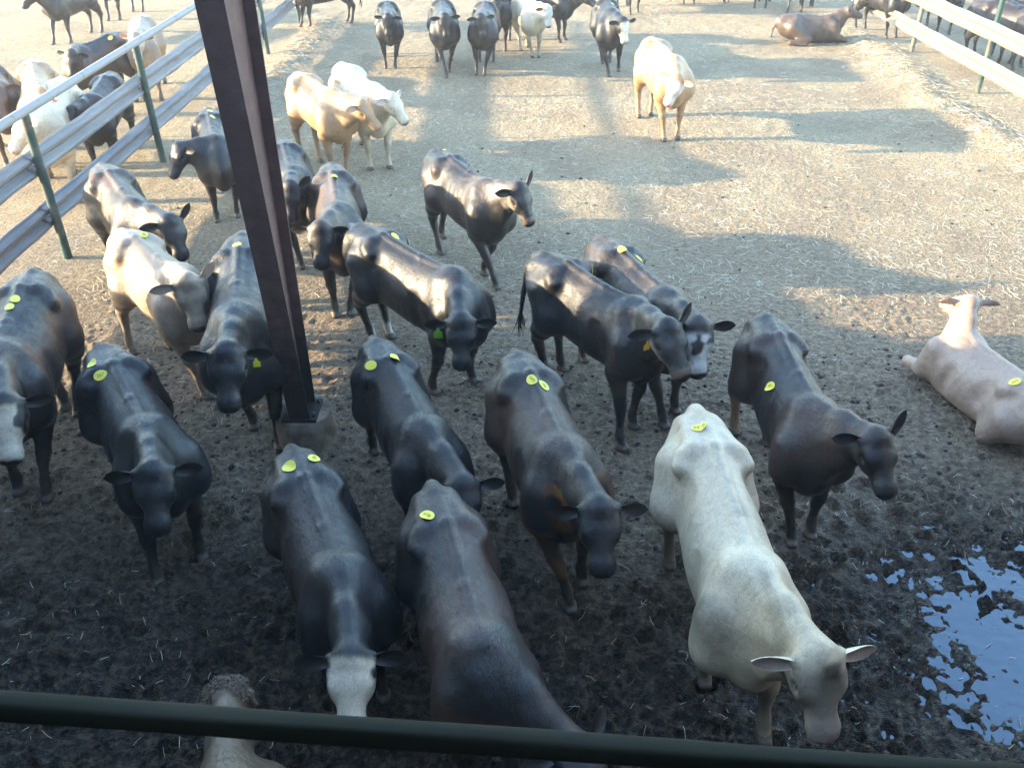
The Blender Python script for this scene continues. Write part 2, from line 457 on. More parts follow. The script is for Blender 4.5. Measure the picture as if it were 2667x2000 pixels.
def hexc(r, g, b): return np.array([r, g, b], float)
COATS = {
    'black':  dict(base=(.0072, .0080, .0105), tint=(.030, .020, .016), tamt=.28, nose=(.010, .010, .011), ear=(.008, .0075, .008)),
    'brownblack': dict(base=(.014, .0125, .0125), tint=(.060, .034, .025), tamt=.6, nose=(.012, .011, .011), ear=(.012, .009, .009)),
    'brown':  dict(base=(.085, .057, .040), tint=(.14, .098, .070), tamt=.6, nose=(.04, .03, .028), ear=(.07, .045, .035)),
    'white':  dict(base=(.63, .515, .36), tint=(.42, .33, .24), tamt=.5, nose=(.42, .27, .24), ear=(.50, .36, .30)),
    'tan':    dict(base=(.40, .225, .112), tint=(.47, .31, .185), tamt=.6, nose=(.42, .24, .20), ear=(.46, .25, .17)),
    'fawn':   dict(base=(.17, .115, .072), tint=(.07, .045, .03), tamt=.9, nose=(.10, .08, .07), ear=(.28, .2, .15)),
    'pinktan': dict(base=(.36, .255, .195), tint=(.29, .20, .145), tamt=.5, nose=(.3, .2, .16), ear=(.42, .27, .22)),
    'cream':  dict(base=(.37, .275, .195), tint=(.28, .19, .125), tamt=.6, nose=(.20, .15, .13), ear=(.46, .34, .26)),
}

def paint(c, V, P, R, hs, seed):
    co = COATS[c['coat']]; zl = c.get('lying', 0)
    base = hexc(*co['base']); tint = hexc(*co['tint'])
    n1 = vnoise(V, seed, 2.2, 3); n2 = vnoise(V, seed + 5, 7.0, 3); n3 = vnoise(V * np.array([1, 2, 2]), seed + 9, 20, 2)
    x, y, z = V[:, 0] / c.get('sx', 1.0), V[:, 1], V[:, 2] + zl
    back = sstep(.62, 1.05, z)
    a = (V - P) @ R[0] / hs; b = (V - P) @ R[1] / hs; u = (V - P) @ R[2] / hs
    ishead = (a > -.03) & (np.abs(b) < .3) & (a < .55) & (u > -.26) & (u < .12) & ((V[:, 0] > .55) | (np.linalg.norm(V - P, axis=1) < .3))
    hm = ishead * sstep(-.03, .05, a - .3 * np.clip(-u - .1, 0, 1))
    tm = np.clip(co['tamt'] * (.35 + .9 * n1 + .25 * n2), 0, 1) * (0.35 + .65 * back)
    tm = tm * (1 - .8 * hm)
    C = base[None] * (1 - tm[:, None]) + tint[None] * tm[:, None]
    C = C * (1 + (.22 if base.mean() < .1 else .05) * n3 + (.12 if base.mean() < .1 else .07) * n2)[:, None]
    if c['coat'] in ('black', 'brownblack') and c.get('reddish', 0):
        m = np.clip(sstep(.1, .6, n1 + .2) * c['reddish'], 0, 1) * sstep(.45, .7, z) * (1 - hm)
        C = C * (1 - m[:, None]) + hexc(.080, .042, .028) * m[:, None]
    if c.get('neckred', 0):
        m = c['neckred'] * np.exp(-((x - .6) / .16) ** 2) * sstep(.0, .5, n2 + .3) * (z < 1.0) * (1 - hm)
        C = C * (1 - m[:, None]) + hexc(.20, .085, .03) * m[:, None]
    if c['coat'] in ('white', 'cream', 'tan', 'pinktan'):
        # soiling: stains on flank and shoulder, dirty legs, darker crest
        m = sstep(.25, .55, n1 * .6 + n2 * .5) * .45 * c.get('stain', .6) * (z > .4)
        C = C * (1 - m[:, None]) + hexc(.30, .215, .14) * m[:, None]
        if c.get('patch'):
            for (px, py, pz, rr, am) in c['patch']:
                dd = np.sqrt((x - px) ** 2 + (y - py) ** 2 + (z - pz) ** 2)
                m = am * sstep(rr, rr * .35, dd + .05 * n2)
                C = C * (1 - m[:, None]) + hexc(.13, .105, .08) * m[:, None]
        m = sstep(.60, .30, z) * c.get('legdirt', .75) * (.8 + .3 * n2)
        m = np.clip(m, 0, 1) * (1 - hm)
        C = C * (1 - m[:, None]) + hexc(.085, .062, .045) * m[:, None]
    else:
        m = sstep(.35, .03, z) * .55 * np.clip(.5 + n2, 0, 1) * (1 - hm)
        C = C * (1 - m[:, None]) + hexc(.045, .036, .028) * m[:, None]
        cak = vnoise(V, seed + 31, 10, 3) + .35 * n1   # caked mud and dung on legs, belly and thighs
        m = sstep(.12, .26, cak) * sstep(.85, .45, z) * .75 * (1 - hm)
        C = C * (1 - m[:, None]) + hexc(.050, .037, .026) * m[:, None]
    dusty = c.get('dust', 0.0) + (.05 if c['coat'] in ('black', 'brownblack', 'brown') else 0)
    if dusty:
        m = np.clip(dusty * sstep(.75, 1.1, z) * sstep(-.25, .45, n2 + .5 * n1 + .3 * n3), 0, 1)
        C = C * (1 - m[:, None]) + hexc(.15, .125, .105) * m[:, None]
    nm = vnoise(V, seed + 3, 16, 2)
    face = c.get('face')
    def blend(m, col):
        nonlocal C
        m = np.clip(m, 0, 1)[:, None]; C = C * (1 - m) + hexc(*col) * m
    if face == 'white':        # whole face white, ears and neck dark
        m = hm * sstep(.02, .06, a + .03 * nm) * sstep(-.155, -.115, u + .03 * nm - .1 * np.clip(a - .2, 0, 1)) * sstep(.105, .085, np.abs(b) + .02 * nm)
        blend(m, (.60, .52, .40))
        blend(hm * sstep(.045, .03, np.hypot(a - .15, np.abs(b) - .095) - .02 * nm) * c.get('eyepatch', .9), co['base'])
    elif face == 'blaze':      # narrow blaze and white muzzle
        blend(hm * sstep(.05, .035, np.abs(b) + .02 * nm) * sstep(.02, .08, a) * sstep(-.13, -.09, u), (.60, .52, .40))
    elif face == 'mottled':
        blend(hm * sstep(.05, .25, vnoise(V, seed + 21, 11, 2) + .15) * sstep(.06, .12, a), (.55, .52, .47))
    elif face == 'cheek':      # light patches on cheek and muzzle ring
        blend(.8 * hm * sstep(.02, .3, nm + .2) * sstep(-.06, -.12, u) * sstep(.03, .10, a) * sstep(.34, .28, a), (.30, .25, .20))
        blend(.6 * hm * sstep(.33, .36, a) * sstep(.42, .39, a), (.26, .17, .11))
    elif face == 'forehead':   # white forehead
        blend(hm * sstep(.0, .05, a + .02 * nm) * sstep(.42, .34, a) * sstep(.125, .095, np.abs(b) + .03 * nm - .03 * a) * sstep(-.14, -.09, u), (.60, .50, .37))
    elif face == 'darkpoll':
        blend(.75 * hm * sstep(.0, .05, a) * sstep(.24, .1, a + .05 * nm) * np.clip(.6 + nm, 0, 1), (.16, .11, .07))
    elif face == 'smoky':      # grey brown head, dark curls on the forehead, cream behind the ears
        blend(.85 * hm * sstep(.03, .12, a + .02 * nm), (.17, .135, .10))
        blend(.8 * hm * sstep(.0, .05, a) * sstep(.22, .1, a + .05 * nm) * sstep(.08, .03, np.abs(b - .02) + .03 * nm), (.045, .033, .025))
        blend(.6 * hm * sstep(.26, .32, a), (.30, .225, .18))
        cr = sstep(.03, .012, np.abs(y)) * sstep(.38, .5, x) * (z > .95) * (1 - hm); blend(.6 * cr, (.10, .075, .05))
        blend(.6 * sstep(.36, .6, x) * (1 - hm), (.45, .34, .205))
    elif face == 'pale':
        blend(.8 * hm * sstep(.03, .1, a), (.66, .60, .53))
    nose = hm * sstep(.385, .41, a + .012 * nm) * sstep(-.12, -.10, u)
    blend(nose, c.get('nosecol', co['nose']))
    blend(hm * (vox_line(a, b, u)), np.array(co['base']) * .35)
    if c['coat'] in ('black', 'brownblack', 'brown') and c.get('ring', 0):
        blend(c['ring'] * hm * sstep(.36, .375, a) * sstep(.405, .39, a) * sstep(.1, .4, nm + .3), (.10, .075, .055))
    for lg, col, top in c.get('socks', ()):
        h = np.array(c['hooves'].get(lg, (HOOF0[lg][0] * c.get('sx', 1.0), HOOF0[lg][1]))[:2])
        m = (np.hypot(V[:, 0] - h[0], y - h[1]) < .16) * sstep(top, top - .05, z + .03 * nm) * (z > .05)
        blend(m * .9, col)
    # hooves and nostrils
    if not zl: blend((z < .062 + .006 * n3) * 1.0, c.get('hoofcol', (.085, .068, .052)))
    blend(hm * sstep(.024, .014, np.sqrt((a - .437) ** 2 + (np.abs(b) - .038) ** 2 + (u + .058) ** 2)), (.006, .004, .004))
    return np.clip(C, .004, .9)

def vox_line(a, b, u):
    return (np.abs(u + .118) < .007) * (a > .33) * (a < .43) * (np.abs(b) > .02) * .8
# ------------------------------------------------------------------ ground
def n2(x, y, seed, freq, octv=4, gain=.5, mode='n'):
    out = 0; amp = 1; tot = 0
    for o in range(octv):
        qx = x * freq * 2 ** o + seed * 3.17; qy = y * freq * 2 ** o + seed * 5.91 + o * 11.3
        c, s_ = math.cos(.7 * o + .3), math.sin(.7 * o + .3); qx, qy = qx * c - qy * s_, qx * s_ + qy * c
        i = np.floor(qx).astype(np.int64); j = np.floor(qy).astype(np.int64); f = qx - i; g = qy - j
        f = f * f * f * (f * (f * 6 - 15) + 10); g = g * g * g * (g * (g * 6 - 15) + 10)
        def h(a, b):
            k = (a * 73856093) ^ (b * 19349663) ^ (seed * 83492791 + o * 977)
            k = (k ^ (k >> 13)) * 1274126177; k = k ^ (k >> 16); return (k & 0xFFFF) / 32767.5 - 1
        v = (h(i, j) * (1 - f) + h(i + 1, j) * f) * (1 - g) + (h(i, j + 1) * (1 - f) + h(i + 1, j + 1) * f) * g
        if mode == 'r': v = 1 - 2 * np.abs(v)
        out = out + amp * v; tot += amp; amp *= gain
    return out / tot

def wet_zone(x, y):
    """1 in the trampled wet mud near the barn, 0 out in the straw"""
    w = n2(x, y, 11, .45, 3) * 1.1
    return 1 - sstep(3.9, 6.2, y + w + .10 * np.abs(x - 2.5) * (x < 2.5) - .25 * np.clip(-x - 1, 0, 4) * 0)

def puddle_dip(x, y):
    u = (x - 3.85) / 1.55; v = (y - 3.78) / 1.3
    r = np.sqrt(u * u + v * v) + .26 * n2(x, y, 31, .9, 3)
    return sstep(1.12, .35, r)

HOOF_PRINTS = []
def ground_z(x, y):
    x = np.asarray(x, float); y = np.asarray(y, float)
    wet = wet_zone(x, y); far = sstep(8, 14, y)
    z = .03 * n2(x, y, 1, .25, 2) * sstep(2, 8, y)
    clod = n2(x, y, 3, 5.5, 3, .55); fine = n2(x, y, 5, 17, 3, .6, 'r'); med = n2(x, y, 8, 9.5, 2, .5, 'r')
    z = z + wet * (.026 * clod + .024 * fine + .034 * med * sstep(-.3, .6, clod))
    dry = (1 - wet)
    z = z + dry * (.008 * n2(x, y, 13, 2.2, 4) + .006 * n2(x, y, 15, 14, 2, .6, 'r'))
    # loose straw heaped along the right-hand fence
    ridge = np.exp(-((x - (8.0 + .25 * np.sin(y * .7))) / .45) ** 2) * sstep(11, 14, y) * (1 - sstep(22.5, 25, y))
    z = z + ridge * (.10 + .06 * n2(x, y, 17, 2.5, 3))
    ridge2 = np.exp(-((x + 4.75) / .4) ** 2) * sstep(14, 17, y) * (1 - sstep(23, 25, y))
    z = z + ridge2 * (.07 + .05 * n2(x, y, 19, 2.5, 3))
    z = z + far * .012 * n2(x, y, 23, 5, 3)
    d = puddle_dip(x, y)
    z = z - d * .080 + d * (.030 * n2(x, y, 41, 3.2, 2) + .030 * n2(x, y, 43, 8.5, 3) + .014 * n2(x, y, 45, 18, 2))
    # deep hoof prints in the mud
    return z

def axis(parts):
    out = [parts[0][0]]
    for a, b, s0, s1 in parts:
        p = a
        while p < b - 1e-6:
            t = (p - a) / (b - a); p = min(b, p + s0 + (s1 - s0) * t); out.append(p)
    return np.array(out)
gx = axis([(-120, -40, 30, 12), (-40, -14, 6, .35), (-14, -4.6, .30, .03), (-4.6, 4.6, .0185, .0185), (4.6, 13, .03, .30), (13, 40, .4, 6), (40, 120, 12, 30)])
gy = axis([(-40, 0, 12, 1.2), (0, 2.2, .5, .03), (2.2, 7.5, .0185, .0185), (7.5, 27, .022, .085), (27, 60, .1, 6), (60, 140, 12, 30)])
GX, GY = np.meshgrid(gx, gy); gsh = GX.shape
rs = np.random.RandomState(4)
GZ = ground_z(GX.ravel(), GY.ravel()).reshape(gsh)
# hoof prints pressed into the soft ground, as short double-toed dents
for k in range(2300):
    px, py = rs.uniform(-4.4, 4.4), rs.uniform(2.3, 8.6)
    ang = rs.uniform(0, 6.28); dep = rs.uniform(.014, .045) * (1 if py < 5.5 else .35 if py < 7 else .2)
    i0, i1 = np.searchsorted(gx, [px - .14, px + .14]); j0, j1 = np.searchsorted(gy, [py - .14, py + .14])
    X = GX[j0:j1, i0:i1] - px; Y = GY[j0:j1, i0:i1] - py
    U = X * math.cos(ang) + Y * math.sin(ang); W = np.abs(-X * math.sin(ang) + Y * math.cos(ang))
    r = np.sqrt((U / .062) ** 2 + (W / .05) ** 2)
    GZ[j0:j1, i0:i1] += -dep * sstep(1.1, .75, r) + .45 * dep * np.exp(-((r - 1.35) / .25) ** 2) + .4 * dep * np.exp(-(W / .009) ** 2) * (r < 1)

def zat(x, y):
    x = np.atleast_1d(x); y = np.atleast_1d(y)
    i = np.clip(np.searchsorted(gx, x) - 1, 0, len(gx) - 2); j = np.clip(np.searchsorted(gy, y) - 1, 0, len(gy) - 2)
    f = (x - gx[i]) / (gx[i + 1] - gx[i]); g = (y - gy[j]) / (gy[j + 1] - gy[j])
    return (GZ[j, i] * (1 - f) + GZ[j, i + 1] * f) * (1 - g) + (GZ[j + 1, i] * (1 - f) + GZ[j + 1, i + 1] * f) * g

def ground_material():
    g = NT('pen_ground'); p = g.pos(); X, Y, Z = g.xyz(p)
    sa = g.n('ShaderNodeAttribute', attribute_name='soil'); at = sa.outputs['Color']; rim = sa.outputs['Alpha']      # R wet, G broad blotches, B middling blotches
    q = g.n('ShaderNodeSeparateColor'); g.l(at, q.inputs[0]); wet, blot, mid = q.outputs[0], q.outputs[1], q.outputs[2]
    # fibres of trodden straw: thin ridges of stretched noise laid in several directions
    fib = None
    for rot, sc in ((.3, 1.0), (1.4, 1.15), (2.45, .9)):
        v = g.scale(p, (9 * sc, 75 * sc, 9), (0, 0, rot))
        f = g.mapr(g.noise(1.0, 1, .5, v, .5), .60, .68)
        fib = f if fib is None else g.math('MAXIMUM', fib, f)
    lump = g.noise(17, 4, .72, p); fine = g.noise(48, 2, .65, p)
    strawy = g.math('MULTIPLY', g.mapr(Y, 6.5, 13.0), g.mapr(blot, .3, .6, .55, 1.0))
    dirt = g.ramp(lump, [(.36, (.10, .068, .043)), (.5, (.205, .150, .100)), (.62, (.30, .230, .158))])
    chaff = g.ramp(fine, [(.36, (.18, .128, .072)), (.5, (.345, .262, .155)), (.64, (.50, .40, .255))])
    base = g.mix(strawy, dirt, chaff)
    fibc = g.mix(blot, (.42, .33, .21), (.60, .52, .38))
    base = g.mix(g.math('MULTIPLY', fib, g.mapr(Y, 5.0, 12.0, .10, .80)), base, fibc)
    base = g.mix(g.math('MULTIPLY', g.mapr(lump, .64, .72), .4), base, (.085, .064, .048))
    mud = g.ramp(lump, [(.41, (.0042, .0026, .0015)), (.5, (.024, .0150, .0085)), (.59, (.085, .056, .033))])  # pits darkened and crumbs lightened in colour, standing in for relief shading
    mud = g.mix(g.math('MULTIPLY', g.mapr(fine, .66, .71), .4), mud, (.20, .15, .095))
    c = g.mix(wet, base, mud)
    slick = g.math('MULTIPLY', g.math('MULTIPLY', wet, wet), g.mapr(mid, .40, .62, .15, .58))
    slick = g.math('MAXIMUM', slick, g.math('MULTIPLY', rim, g.mapr(mid, .30, .50, .35, .78)))
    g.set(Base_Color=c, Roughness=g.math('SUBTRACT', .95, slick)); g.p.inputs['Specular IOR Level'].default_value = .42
    h = g.math('ADD', g.math('MULTIPLY', fib, .5), g.math('ADD', g.math('MULTIPLY', fine, .8), g.math('MULTIPLY', lump, 2.2)))
    g.set(Normal=g.bump(h, .9, .026))
    return g.m

iy, ix = np.meshgrid(np.arange(gsh[0] - 1), np.arange(gsh[1] - 1), indexing='ij')
q0 = (iy * gsh[1] + ix).ravel(); GQ = np.stack([q0, q0 + 1, q0 + gsh[1] + 1, q0 + gsh[1]], 1)
gme = fast_mesh('ground', np.stack([GX.ravel(), GY.ravel(), GZ.ravel()], 1), GQ)
wa = gme.attributes.new('soil', 'FLOAT_COLOR', 'POINT')
wetv = np.clip(wet_zone(GX.ravel(), GY.ravel()) + .25 * puddle_dip(GX.ravel(), GY.ravel()), 0, 1)
gxr, gyr = GX.ravel(), GY.ravel()
rim = sstep(1.75, .7, np.sqrt(((gxr - 3.85) / 1.55) ** 2 + ((gyr - 3.78) / 1.3) ** 2) + .45 * n2(gxr, gyr, 67, 1.6, 3))
soil = np.stack([wetv, .5 + .5 * n2(gxr, gyr, 61, 1.1, 3), .5 + .5 * n2(gxr, gyr, 63, 5.0, 3), rim], 1)
wa.data.foreach_set('color', np.clip(soil, 0, 1).astype(np.float32).ravel())
gme.materials.append(ground_material())
ground = bpy.data.objects.new('ground', gme); col.objects.link(ground); tag(ground, kind='structure')

# standing water in the hollow
w = NT('muddy_water'); wp = w.pos()
w.set(Base_Color=(.012, .010, .009, 1), Roughness=.08, IOR=2.3); w.p.inputs['Specular Tint'].default_value = (.68, .84, 1, 1)  # specular tint puts extra sky blue into the reflection
w.set(Normal=w.bump(w.noise(7, 3, .6, w.scale(wp, (1, 2.2, 1), (0, 0, .6))), .22, .02))
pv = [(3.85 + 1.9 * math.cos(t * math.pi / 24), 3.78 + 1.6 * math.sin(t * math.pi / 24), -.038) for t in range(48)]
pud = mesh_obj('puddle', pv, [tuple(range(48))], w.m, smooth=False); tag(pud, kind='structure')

# ------------------------------------------------------------------ loose straw and droppings (uncountable)
def straw_stuff():
    rs = np.random.RandomState(12); V = []; F = []
    def scatter(n, x0, x1, y0, y1, dens, lmin, lmax, w0):
        xs = rs.uniform(x0, x1, n); ys = rs.uniform(y0, y1, n); keep = rs.rand(n) < dens(xs, ys)
        return xs[keep], ys[keep], rs.uniform(lmin, lmax, keep.sum()), np.full(keep.sum(), w0)
    A = []
    patch = lambda x, y: np.clip(.5 + 1.3 * n2(x, y, 51, .8, 3), 0, 1)
    A.append(scatter(1500, -4.6, 4.8, 2.2, 5.5, lambda x, y: (1 - .8 * puddle_dip(x, y)) * (.15 + .85 * patch(x, y)), .015, .07, .0030))
    A.append(scatter(5500, -5.2, 6.0, 5.0, 9.0, lambda x, y: .25 + .75 * patch(x, y), .02, .09, .0028))
    A.append(scatter(20000, -5.6, 8.6, 8.5, 16.5, lambda x, y: .35 + .65 * patch(x, y), .04, .17, .0036))
    A.append(scatter(15000, -12, 12, 15, 27, lambda x, y: .3 + .7 * patch(x, y), .05, .18, .0050))
    A.append(scatter(9000, 7.2, 8.9, 12, 25, lambda x, y: np.exp(-((x - 8.0) / .45) ** 2), .06, .22, .0055))
    A.append(scatter(3500, -5.2, -4.2, 13, 24, lambda x, y: np.exp(-((x + 4.75) / .4) ** 2), .06, .22, .0055))
    A.append(scatter(420, -4.9, -4.0, 8.6, 10.2, lambda x, y: np.exp(-(((x + 4.3) / .4) ** 2 + ((y - 9.3) / .5) ** 2)), .05, .2, .0045))
    xs, ys, ln, wd = [np.concatenate(q) for q in zip(*A)]
    n = len(xs); a = rs.uniform(0, 2 * math.pi, n); cv = rs.normal(0, .28, n); tl = rs.normal(0, .10, n)
    pts = []
    for t in (-.5, 0., .5):
        ang = a + cv * t
        px = xs + np.cos(ang) * ln * t; py = ys + np.sin(ang) * ln * t
        pz = np.maximum(zat(px, py), -.035) + .006 + np.clip(tl * ln * t, -.002, .03) + .006 * rs.rand(n)
        nx, ny = -np.sin(ang) * wd / 2, np.cos(ang) * wd / 2
        pts.append((np.stack([px - nx, py - ny, pz], 1), np.stack([px + nx, py + ny, pz + wd * .4], 1)))
    V = np.stack([pts[0][0], pts[0][1], pts[1][0], pts[1][1], pts[2][0], pts[2][1]], 1).reshape(-1, 3)
    b = np.arange(n)[:, None] * 6
    Q = np.concatenate([b + np.array([0, 2, 3, 1]), b + np.array([2, 4, 5, 3])], 0)
    me = fast_mesh('loose_straw', V, Q, smooth=False)
    m = NT('straw'); rnd = m.n('ShaderNodeNewGeometry').outputs['Random Per Island']
    m.set(Base_Color=m.ramp(rnd, [(0, (.20, .155, .09)), (.35, (.46, .385, .26)), (.75, (.62, .55, .40)), (1, (.76, .72, .60))]), Roughness=.7)
    me.materials.append(m.m); o = bpy.data.objects.new('loose_straw', me); col.objects.link(o)
    tag(o, 'pale straw stems strewn over the trodden pen floor', 'straw', kind='stuff')
straw_stuff()

def droppings():
    rs = np.random.RandomState(33); V = []; Q = []
    ico = [(0, 0, 1), (.89, 0, .45), (.28, .85, .45), (-.72, .53, .45), (-.72, -.53, .45), (.28, -.85, .45), (.72, .53, -.3), (-.28, .85, -.3), (-.89, 0, -.3), (-.28, -.85, -.3), (.72, -.53, -.3), (0, 0, -.6)]
    tri = [(0, 1, 2), (0, 2, 3), (0, 3, 4), (0, 4, 5), (0, 5, 1), (1, 6, 2), (2, 7, 3), (3, 8, 4), (4, 9, 5), (5, 10, 1), (6, 7, 2), (7, 8, 3), (8, 9, 4), (9, 10, 5), (10, 6, 1)]
    ico = np.array(ico); n = 0
    spots = [(rs.uniform(-4.5, 4.8), rs.uniform(2.3, 7.5), rs.uniform(.008, .022) * rs.choice([.6, 1, 1.3])) for _ in range(2600)] + \
            [(rs.uniform(-5, 7.5), rs.uniform(6.5, 15), rs.uniform(.006, .016) * rs.choice([.6, 1, 1, 1.7])) for _ in range(420)]
    P = np.array(spots); zz = zat(P[:, 0], P[:, 1])
    for (x, y, r), z in zip(spots, zz):
        v = ico * (r * rs.uniform(.7, 1.3, (12, 3))); v[:, 2] *= .65
        V.append(v + [x, y, z + r * .15]); Q.append(np.array(tri) + n * 12); n += 1
    me = fast_mesh('mud_clods', np.concatenate(V), np.concatenate(Q))
    m = NT('clod'); m.set(Base_Color=m.ramp(m.n('ShaderNodeNewGeometry').outputs['Random Per Island'], [(0, (.014, .011, .009)), (.7, (.032, .024, .019)), (1, (.07, .054, .04))]), Roughness=.8)
    m.set(Normal=m.bump(m.noise(80, 3, .6, m.pos()), .5, .006))
    me.materials.append(m.m); o = bpy.data.objects.new('mud_clods', me); col.objects.link(o)
    tag(o, 'dark crumbs of mud and dung lying about the pen floor', 'mud clods', kind='stuff')
droppings()

# ------------------------------------------------------------------ fences
def painted_pipe(name, paint, rustc=(.10, .045, .025), worn=.55, rough=.45, dusty=.45):
    m = NT(name); p = m.pos()
    n = m.noise(7, 5, .65, p); n2_ = m.noise(38, 4, .6, p)
    f = m.mapr(n, worn, worn + .12)
    c = m.mix(m.math('MULTIPLY', f, .85), m.mix(m.mapr(n2_, .3, .8), paint, tuple(q * 1.35 for q in paint)), rustc)
    c = m.mix(m.math('MULTIPLY', m.mapr(m.noise(2.5, 3, .5, p), .45, .75), dusty if rough < .7 else .02), c, (.34, .28, .22))
    m.set(Base_Color=c, Roughness=m.mapr(n2_, .2, .9, rough, .9), Normal=m.bump(m.math('ADD', n, n2_), .25, .004))
    m.p.inputs['Specular IOR Level'].default_value = .5 if rough < .7 else .25
    return m.m
M_GREEN = painted_pipe('green_pipe_paint', (.016, .050, .040), worn=.54)
M_GREY = painted_pipe('weathered_pipe', (.26, .25, .245), (.16, .10, .07), .58)
M_DKGREEN = painted_pipe('dark_green_rail_paint', (.013, .014, .0075), (.016, .011, .007), .56, .8)

def rail_material(name, c1, c2, c3, paint=None):
    m = NT(name); p = m.pos(); v = m.scale(p, (3, .5, 3))
    n = m.noise(2.0, 5, .65, v); f = m.noise(22, 4, .6, m.scale(p, (1, .25, 1)))
    c = m.ramp(n, [(.3, c1), (.52, c2), (.72, c3)])
    c = m.mix(m.math('MULTIPLY', m.mapr(f, .58, .72), .5), c, (.22, .15, .11))
    if paint: c = m.mix(m.math('MULTIPLY', m.mapr(m.noise(1.1, 4, .6, m.scale(p, (6, .35, 9))), .52, .60), .9), c, paint)
    m.set(Base_Color=c, Metallic=.15, Roughness=m.mapr(f, .2, .8, .38, .62), Normal=m.bump(f, .15, .004)); return m.m
M_RAIL_L = rail_material('dusty_galvanised_rail', (.15, .135, .13), (.22, .20, .195), (.28, .24, .215))
M_RAIL_R = rail_material('flaking_painted_rail', (.23, .205, .18), (.27, .215, .165), (.31, .28, .25), (.13, .20, .165))

# W-shaped guard rail section: (depth towards the viewer, height)
WPROF = [(0, -.156), (.008, -.150), (.010, -.128), (.060, -.106), (.078, -.094), (.080, -.062), (.070, -.050), (.016, -.016), (.006, 0),
         (.016, .016), (.070, .050), (.080, .062), (.078, .094), (.060, .106), (.010, .128), (.008, .150), (0, .156)]
def w_rail(x, y0, y1, zc, face, mat, parent, seed):
    rs = random.Random(seed); ny = max(2, int((y1 - y0) / .16)); V = []; F = []; k = len(WPROF); th = .006
    dents = [(rs.uniform(y0, y1), rs.uniform(-.1, .1), rs.uniform(-.016, .02), rs.uniform(.1, .3)) for _ in range(5)]
    for lay in (0, 1):
        for j in range(ny + 1):
            y = y0 + (y1 - y0) * j / ny; sag = .010 * math.sin(j * .9 + seed) * .4 - .012 * math.sin(math.pi * j / ny) * rs.uniform(.6, 1)
            for (d, h) in WPROF:
                dd = d
                for (dy, dz, am, w_) in dents: dd += am * math.exp(-((y - dy) / w_) ** 2 - ((h - dz) / .06) ** 2)
                edge = .008 * math.sin(y * 5.1 + seed) * (1 if abs(h) > .12 else 0)
                V.append((x + face * (dd - lay * th), y, zc + h + sag + edge))
    o = (ny + 1) * k
    for lay in (0, 1):
        for j in range(ny):
            for i in range(k - 1):
                q = (lay * o + j * k + i, lay * o + j * k + i + 1, lay * o + (j + 1) * k + i + 1, lay * o + (j + 1) * k + i)
                F.append(q if (lay == 0) == (face > 0) else q[::-1])
    for j in range(ny):
        for i in (0, k - 1): F.append((j * k + i, (j + 1) * k + i, o + (j + 1) * k + i, o + j * k + i))
    r = auto_smooth(mesh_obj('guard_rail', V, F, mat, parent), 50)
    for yb in (y0 + .12, y1 - .12):
        for hh in (-.028, .028):
            b = mesh_obj('bolt', *tube((x + face * .012, yb, zc + hh), (x + face * .034, yb, zc + hh), .014, 8), M_BOLT, r)
    return r
M_BOLT = NT('bolt_steel').set(Base_Color=(.16, .13, .11, 1), Roughness=.6, Metallic=.6).m

def fence(name, label, x, ys, face, rails, mat_rail, mat_post, rail_off, top=None, ph=1.72, base_col=None, lean=0.0):
    root = empty(name, (x, ys[0], 0)); tag(root, label, 'fence')
    inv = Vector((-x, -ys[0], 0))
    for k, y in enumerate(ys):
        l = lean * math.sin(k * 2.3 + 1)
        z0 = float(zat(x, y)[0]) - .25
        V, F = tube((x, y, z0), (x + l, y, ph), .050, 16)
        auto_smooth(mesh_obj('post', [Vector(v) + inv for v in V], F, mat_post, root), 40)
    for zc in rails:
        for k in range(len(ys) - 1):
            r = w_rail(x + rail_off + inv.x, ys[k] + inv.y - .06, ys[k + 1] + inv.y + .06, zc + .004 * (k % 2), face, mat_rail, root, k * 7 + int(zc * 100))
            r.location.x += face * .0065 * (k % 2)
    if top:
        V, F = tube((x, ys[0] - .3, top), (x, ys[-1] + .1, top), .050, 18)
        auto_smooth(mesh_obj('top_pipe', [Vector(v) + inv for v in V], F, M_GREY, root), 40)
    return root
fence('guardrail_fence', 'grey double guard rail fence with green posts and top pipe left of the column', -5.34,
      [6.3, 9.62, 13.05, 16.5, 19.95, 23.35], 1, (.515, 1.125), M_RAIL_L, M_GREEN, -.135, top=1.745, lean=.05)
fence('guardrail_fence', 'pale flaking guard rail fence with straw heaped along it at right', 8.86,
      [10.1, 13.5, 16.93, 20.25, 24.1], -1, (.50, 1.11), M_RAIL_R, M_GREEN, -.052, ph=1.9, lean=.04)

def pipe_gate():
    root = empty('pipe_gate', (8.2, 25.6, 0)); tag(root, 'green pipe gate behind the brown calf lying down', 'gate')
    for x in (0, 1.25, 2.5): auto_smooth(mesh_obj('upright', *tube((x, 0, .02), (x, 0, 1.6), .035, 12), M_GREEN, root))
    for z in (.36, .66, .96, 1.28, 1.56): auto_smooth(mesh_obj('rail', *tube((0, 0, z), (2.5, 0, z), .03, 12), M_GREEN, root))
pipe_gate()

